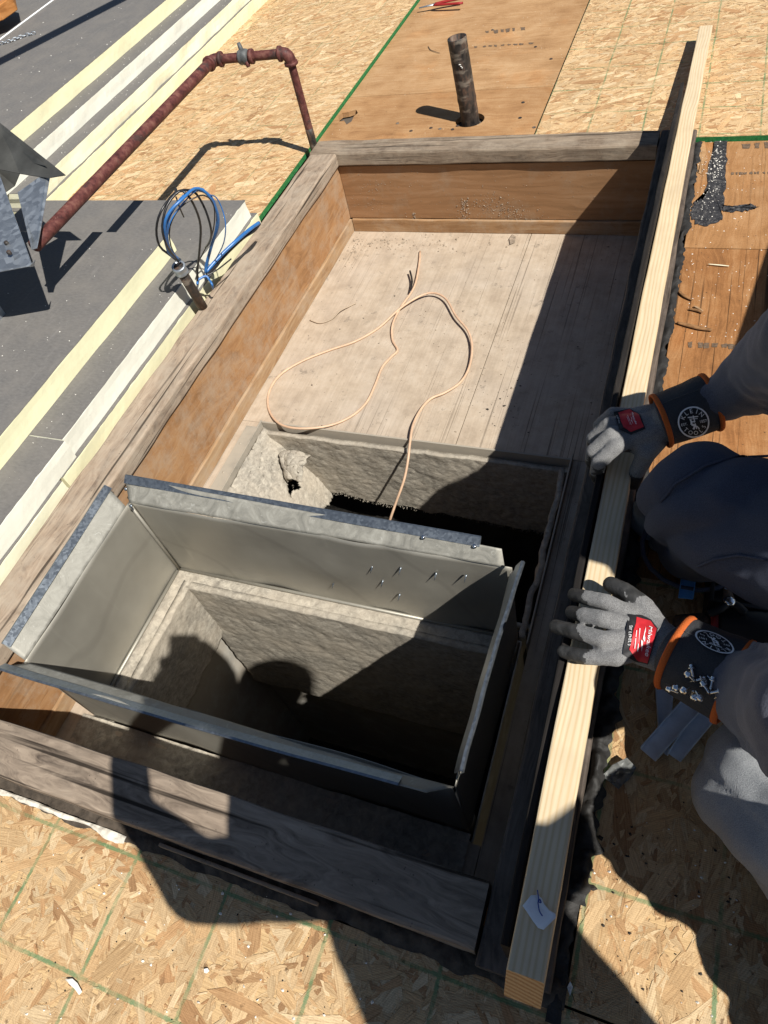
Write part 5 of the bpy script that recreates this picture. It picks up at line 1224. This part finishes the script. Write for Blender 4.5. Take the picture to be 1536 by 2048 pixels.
lathe('red_collar', d0_ + dax * .050, dax, [(0, .02), (.002, .025), (.009, .025), (.011, .02)], M_REDPL, drill, 20)
fused('grip', limb([(d0_ + dax * .12, .022), (d0_ + dax * .135 + V((.01, .09, -.01)), .019)]), .005, M_BLKPL, drill, 3)
q = d0_ + dax * .135 + V((.01, .12, -.01)); box('battery', q.x - .035, q.x + .035, q.y - .025, q.y + .02, .004, .058, M_BLKPL, drill, .006)
sn = empty('tin_snips', P(1455, 1190, .08), 'dark tin snips lying across the tool tray', 'snips')
s0, s1 = P(1452, 1168, .10), P(1458, 1205, .085)
tube('blade', [s0, s1], [.003, .010], M_BPIPE, sn, 8, squash=.4); lathe('pivot', s1, (0, 0, 1), [(0, .008), (.006, .008), (.008, .004)], M_SCREW, sn, 12)
tube('handle', spline([s1, P(1440, 1218, .085), P(1416, 1228, .08)], 10), .006, M_BLKPL, sn, 8); tube('handle', spline([s1, P(1475, 1212, .085), P(1490, 1225, .08)], 10), .006, M_BLKPL, sn, 8)
o = tube('wire_scrap', spline([P(1468, 1146, .11), P(1456, 1160, .105), P(1452, 1178, .10)], 12), .0022, mat_plain('pale_blue_wire', (.35, .45, .62), .4), None, 6); tag(o, 'short pale blue wire curling over the tool tray', 'wire')
# pliers at the top edge, block and chain in the far left corner
plr = empty('pliers', P(885, 3, PLZ), 'pliers with red handle at the top edge on the back plywood', 'pliers')
tube('jaw', [P(838, 16, .004), P(856, 12, .006), P(872, 8, .008)], [.004, .006, .008], M_GALV, plr, 8, squash=.5)
tube('handle', spline([P(870, 8, .008), P(890, 3, .010), P(925, -4, .012)], 8), .008, M_REDPL, plr, 8, squash=.6)
tube('handle', spline([P(868, 10, .008), P(885, 9, .010), P(925, 6, .012)], 8), .007, M_REDPL, plr, 8, squash=.6)
M_ORBLK = mat_wood('orange_stained_block', 1, ((.20, .075, .02), (.42, .18, .055), (.52, .26, .10)), 40, .1, .5)
zt4 = 4 * T
blk = empty('wood_block', P(10, 25, zt4), 'orange stained wooden block in the far upper left corner', 'block')
prism('block', [P(-60, 14, zt4 + .05), P(32, 2, zt4 + .05), P(36, 20, zt4 + .05), P(8, 40, zt4 + .05), P(-60, 66, zt4 + .05)], .05, M_ORBLK, blk, .003)
lathe('bolt', P(26, 20, zt4 + .05), (0, 0, 1), [(0, .014), (.006, .014), (.007, .009), (.02, .009), (.021, .003)], M_BPIPE, blk, 10)
ch = empty('chain', P(35, 78, zt4), 'short steel chain lying on the far grey foam board', 'chain')
cp = spline([P(a, b, zt4 + .006) for a, b in ((-20, 92), (0, 87), (18, 82), (35, 76), (52, 70), (68, 66))], 60)
tot = sum((cp[i+1] - cp[i]).length for i in range(len(cp) - 1)); nl = int(tot / .014); acc = 0; nxt = 0
for i in range(len(cp) - 1):
    acc += (cp[i+1] - cp[i]).length
    if acc >= nxt:
        nxt += .014; t = (cp[i+1] - cp[i]).normalized(); sd2 = t.cross(V((0, 0, 1))); n2 = sd2 if int(acc / .014) % 2 else V((0, 0, 1))
        loop = [cp[i] + t * .010 * math.cos(a * math.pi / 6) + n2 * .0055 * math.sin(a * math.pi / 6) for a in range(13)]
        tube('link', loop, .0018, M_GALV, ch, 5, False)
o = tube('string', [P(-30, 99, zt4 + .003), P(0, 79, zt4 + .003), P(55, 38, zt4 + .003), P(105, 1, zt4 + .003), P(140, -26, zt4 + .003)], .0035, M_WHT, None, 6); tag(o, 'taut white string across the far upper left foam board', 'string')

# unseen pipe on posts, added to cast the shadow band on the far foam
run = empty('added_pipe_run', (-1.8, 2.2, 0), 'unseen raised pipe on two posts, added to shade the far foam', 'pipe')
zo = 1.35; A_, B_ = P(0, 123, zt4), P(240, 0, zt4)
up2 = V((.70, -.36, 1)) * (zo - zt4); A2, B2 = A_ + up2, B_ + up2; dd = (B2 - A2).normalized()
r0_, r1_ = A2 - dd * 1.7, B2 + dd * 2.6
tube('pipe', [r0_, r1_], .036, M_GALV, run, 16)
for q in (r0_, r1_): tube('post', [V((q.x, q.y, -.03)), V((q.x, q.y, zo))], .03, M_GALV, run, 12)
# unseen metal cabinet, added on the right to shade the edge of the plywood
cab = empty('shadow_cabinet', (.9, 1.45, 0), 'unseen grey metal cabinet, added to shade the edge of the old plywood', 'cabinet')
def cabq(u, v): return V((.468 + .50 * u + .09 * v, 1.02 + .62 * v - .08 * u, 0))
prism('shell', [cabq(0, 0) + V((0, 0, .5)), cabq(1, 0) + V((0, 0, .5)), cabq(1, 1) + V((0, 0, .5)), cabq(0, 1) + V((0, 0, .5))], .5 - PLZ, M_GALV, cab, .006)
prism('door', [cabq(-.003, .06) + V((0, 0, .04)), cabq(-.003, .94) + V((0, 0, .04)), cabq(-.003, .94) + V((0, 0, .46)), cabq(-.003, .06) + V((0, 0, .46))], .004, M_GALV, cab)
tube('handle', [cabq(-.012, .8) + V((0, 0, .2)), cabq(-.012, .8) + V((0, 0, .32))], .006, M_BPIPE, cab, 8)

# ------------------------------------------------------------------ marks, stains, nails, loose bits
def flat_poly(name, pts, z, mat, parent, jag_=0.0, kind=None, sub=6):
    dense = []
    for i in range(len(pts)):
        a, b = V((*pts[i], 0)), V((*pts[(i+1) % len(pts)], 0))
        for k_ in range(sub):
            q = a.lerp(b, k_ / sub); q += V((random.uniform(-1, 1), random.uniform(-1, 1), 0)) * jag_; dense.append(P(q.x, q.y, z))
    c = sum(dense, V()) / len(dense); vs_ = [c] + dense; n = len(dense)
    o = mesh(name, vs_, [(0, 1 + i, 1 + (i+1) % n) for i in range(n)], mat, parent)
    if kind: o['kind'] = kind
    return o
def mat_tarpatch():
    m = Mat('tar_smear', 0.7, 0, (.02, .02, .022), .4); o = m.obj()
    a = m.noise(o, 120, 5, .75); c = m.ramp(a, [(.35, (.012, .012, .014)), (.54, (.035, .035, .04)), (.64, (.11, .105, .10)), (.74, (.4, .39, .37))])
    return m.done(c, m.ramp(a, [(.3, .35), (.7, .9)]), m.bump(a, .8, .004))
M_TARP = mat_tarpatch()
flat_poly('tar_stain', [(1430, 274), (1457, 274), (1453, 330), (1447, 398), (1444, 440), (1418, 452), (1392, 446), (1380, 428), (1388, 404), (1408, 396), (1416, 350), (1424, 300)], PLZ + .0015, M_TARP, deck, 3.0)
flat_poly('tar_stain', [(1444, 410), (1470, 411), (1500, 408), (1518, 414), (1500, 420), (1470, 424), (1446, 422)], PLZ + .0015, M_TARP, deck, 2.5)
flat_poly('tar_stain', [(1398, 282), (1410, 278), (1412, 320), (1402, 350), (1394, 345)], PLZ + .0013, M_PLY_B2, deck, 3)
def stamps(px0, px1, py0, py1, n, hgt, z, wd=2.0):
    for i in range(n):
        t = (i + random.uniform(.1, .6)) / n; x = px0 + (px1 - px0) * t; y = py0 + (py1 - py0) * t; w_ = (px1 - px0) / n * random.uniform(.4, .85)
        h_ = hgt * random.uniform(.6, 1)
        flat_poly('ink_stamp', [(x, y), (x + w_, y - .6), (x + w_ * .9, y + h_), (x + w_ * .1, y + h_)], z, M_INK, deck, .8, None, 3)
stamps(945, 1062, 93, 85, 9, 3.2, PLZ + .0008); stamps(966, 1048, 62, 54, 6, 7, PLZ + .0008)
stamps(1458, 1540, 345, 343, 9, 6, PLZ + .0008); stamps(1478, 1540, 288, 284, 3, 12, PLZ + .0008); stamps(1372, 1480, 684, 690, 7, 11, PLZ + .0008)
for px, py in ((795, 247), (862, 256), (880, 258), (905, 259), (1040, 236), (1068, 255), (915, 252), (822, 262), (1102, 118), (1071, 94), (1046, 205), (985, 60)):
    lathe('nail_head', P(px, py, PLZ), (0, 0, 1), [(0, .006), (.0012, .0055), (.0014, .004)], M_BPIPE, deck, 10)
# dust and crumbs
def scatter(n, box_px, z, s0, s1, flat=.5, clump=None):
    it = []
    for _ in range(n):
        if clump: px, py = random.gauss(clump[0], clump[2]), random.gauss(clump[1], clump[3])
        else: px, py = random.uniform(box_px[0], box_px[2]), random.uniform(box_px[1], box_px[3])
        it.append((P(px, py, z), random.uniform(s0, s1) * (1 if random.random() < .85 else 1.8), flat))
    return [i for i in it if XI + .004 < i[0].x < XR0 + .01 or z > -0.1]
pit = scatter(260, (560, 500, 1250, 880), FZ, .001, .0032) + scatter(110, None, FZ, .0015, .0055, .8, (790, 490, 60, 10)) + scatter(60, None, FZ, .0015, .005, .8, (705, 500, 14, 18)) + scatter(50, None, FZ, .001, .004, .7, (985, 700, 40, 60)) + scatter(60, None, FZ, .001, .003, .7, (900, 640, 60, 30)) + scatter(40, None, FZ, .001, .004, .7, (1010, 480, 100, 8))
pit = [p for p in pit if p[0].y < WY - .005 and p[0].y > BY1 + .004]
crumbs('dust_crumbs', pit, M_DIRT, None, 'scattered dust crumbs over the pit floor', 'debris')
dk = [p for p in scatter(120, (560, 480, 1250, 880), FZ, .001, .003, .4) + scatter(40, None, FZ, .001, .004, .4, (985, 800, 30, 30)) if BY1 + .004 < p[0].y < WY - .005]
crumbs('dark_crumbs', dk, M_DARKBIT, None, 'small dark specks over the pit floor', 'debris')
# clots of dust stuck on the back wall of the curb
wv_, wf_ = [], []
def clot(px, py, s):
    q = PY(px, py, WY); b = len(wv_)
    for i in range(5):
        a = 6.283 * i / 5 + random.random(); wv_.append(q + V((math.cos(a) * s * random.uniform(.5, 1), .0005, math.sin(a) * s * random.uniform(.5, 1))))
    wv_.append(q + V((random.uniform(-.3, .3) * s, -s * random.uniform(.5, 1.1), .2 * s)))
    for i in range(5): wf_.append((b + i, b + (i+1) % 5, b + 5))
for _ in range(520):
    t = random.random(); clot(random.gauss(965 + 75 * t, 26), random.gauss(402 + 40 * t, 11), random.uniform(.0007, .0022) * (1 if random.random() < .85 else 1.7))
for _ in range(90): clot(random.gauss(928, 7), random.uniform(395, 450), random.uniform(.0012, .004))
for _ in range(240): clot(random.uniform(700, 1270), random.uniform(325, 448), random.uniform(.0007, .0024))
for _ in range(30): clot(random.gauss(828, 2), random.uniform(425, 448), random.uniform(.001, .004))
for _ in range(70): clot(random.gauss(744, 10), random.uniform(360, 420), random.uniform(.0007, .0022))
o = mesh('dust_clots', wv_, wf_, M_DIRT); tag(o, 'rough clots of dust stuck on the back wall of the curb', 'dust', None, 'stuff')
# bits on the strand boards and foam
wb = [(P(px, py, .0018), s_, .5) for px, py, s_ in [(random.uniform(0, 760), random.uniform(1690, 2040), random.uniform(.001, .0035)) for _ in range(50)]]
wb += [(P(random.uniform(1180, 1500), random.uniform(1640, 2040), .0018), random.uniform(.001, .003), .4) for _ in range(25)]
crumbs('white_crumbs', wb, M_WHITEBIT, None, 'tiny white scraps on the near strand board', 'debris')
db = [(P(random.uniform(0, 760), random.uniform(1690, 2040), .0018), random.uniform(.0006, .002), .3) for _ in range(60)] + [(P(random.uniform(1180, 1480), random.uniform(1560, 2040), .0018), random.uniform(.0008, .0035), .4) for _ in range(45)] + [(P(random.gauss(1180, 10), random.uniform(1640, 1800), .003), random.uniform(.003, .008), .5) for _ in range(12)]
crumbs('tar_crumbs', db, M_DARKBIT, None, 'tiny black tar crumbs on the near strand board', 'debris')
fb = [(P(random.uniform(0, 330), random.uniform(380, 760), 3 * T + .0005), random.uniform(.0008, .0025), .4) for _ in range(60)]
fb = [f for f in fb if f[0].x < -1.255 and f[0].y < yS2] + [(P(random.uniform(0, 250), random.uniform(0, 250), 4 * T + .0005), random.uniform(.0012, .004), .4) for _ in range(70)]
fb = [f for f in fb if f[0].x < -2.16 or f[0].y < yS2]
fb += [(V((random.uniform(-1.245, -1.16), random.uniform(.3, 1.55), 2 * T + .0003)), random.uniform(.0006, .0022), .5) for _ in range(60)] + [(V((random.uniform(-2.06, -2.0), random.uniform(1.7, 3.4), 2 * T + .0003)), random.uniform(.0008, .003), .5) for _ in range(70)] + [(V((random.uniform(-2.145, -2.075), random.uniform(1.7, 3.4), 3 * T + .0003)), random.uniform(.0008, .003), .5) for _ in range(70)]
crumbs('foam_crumbs', fb, M_WHITEBIT, None, 'pale foam crumbs on the grey foam boards', 'debris')
rb = [(P(random.uniform(1370, 1536), random.uniform(280, 690), PLZ + .0004), random.uniform(.0008, .0028), .4) for _ in range(120)]
crumbs('plywood_crumbs', rb, M_WHITEBIT, None, 'pale crumbs on the old plywood right of the board', 'debris')
ws = [(P(random.gauss(1434, 9), random.gauss(330, 26), PLZ + .002), random.uniform(.0008, .003), .5) for _ in range(110)] + [(P(random.gauss(1410, 14), random.uniform(300, 440), PLZ + .002), random.uniform(.0008, .0026), .5) for _ in range(90)]
crumbs('white_flecks', ws, M_WHITEBIT, None, 'white flecks clustered on the tar smear', 'debris')
def splinter(name, pts, r, mat, label, z=PLZ + .004, squash=.5):
    n = 14; path = spline([P(a, b, z) for a, b in pts], n); m_ = len(path)
    o = tube(name, path, [r * (0.25 + 0.75 * math.sin(math.pi * min(1, .12 + .8 * i / m_))) for i in range(m_)], mat, None, 6, squash=squash); return tag(o, label, 'splinter')
splinter('wood_splinter', [(1354, 645), (1375, 650), (1400, 656), (1424, 660)], .006, M_SPLINT, 'long dark splinter on the right plywood near the sleeve')
splinter('wood_splinter', [(1354, 578), (1366, 590), (1384, 600)], .004, M_SPLINT, 'curved splinter beside the tar edge on the right plywood')
splinter('wood_splinter', [(1378, 618), (1392, 620), (1405, 625)], .004, M_SPLINT, 'short splinter between two others on the right plywood')
splinter('wood_splinter', [(1388, 612), (1396, 616), (1406, 622)], .003, M_TRIM, 'pale chip lying over the short splinter')
splinter('wood_splinter', [(1416, 528), (1438, 530), (1458, 532)], .0018, M_FOAM_P, 'thin pale stick lying across the plywood cracks')
splinter('wood_splinter', [(856, 92), (862, 100), (880, 106)], .0014, M_DARKBIT, 'thin dark curl on the back plywood by the vent pipe', PLZ + .003)
def scrap(pts, label, amp=.004, z=.003, mat=None):
    e = empty('paper_scrap', P(*pts[0], z), label, 'scrap'); paper('sheet', [P(a, b, z) for a, b in pts], z, mat or M_WHITEBIT, e, amp, .0005); return e
scrap([(132, 1959), (146, 1957), (156, 1966), (166, 1984), (160, 1990), (150, 1978), (140, 1968)], 'curled white scrap on a green line at the lower left')
scrap([(408, 1938), (416, 1936), (419, 1942), (414, 1947), (409, 1946)], 'small white scrap on the near strand board', .002)
scrap([(893, 1888), (900, 1881), (905, 1884), (898, 1892), (894, 1893)], 'white chip in the shade below the front rail')
scrap([(1134, 1975), (1140, 1962), (1146, 1974), (1140, 1992)], 'white chip in the tar right of the board end', .004, .006)
scrap([(1018, 478), (1024, 470), (1032, 474), (1030, 486), (1020, 490)], 'small pale foam lump on the pit floor by the back wall', .005, FZ + .002, M_DIRT)
bpy.data.scenes.remove(TMP)
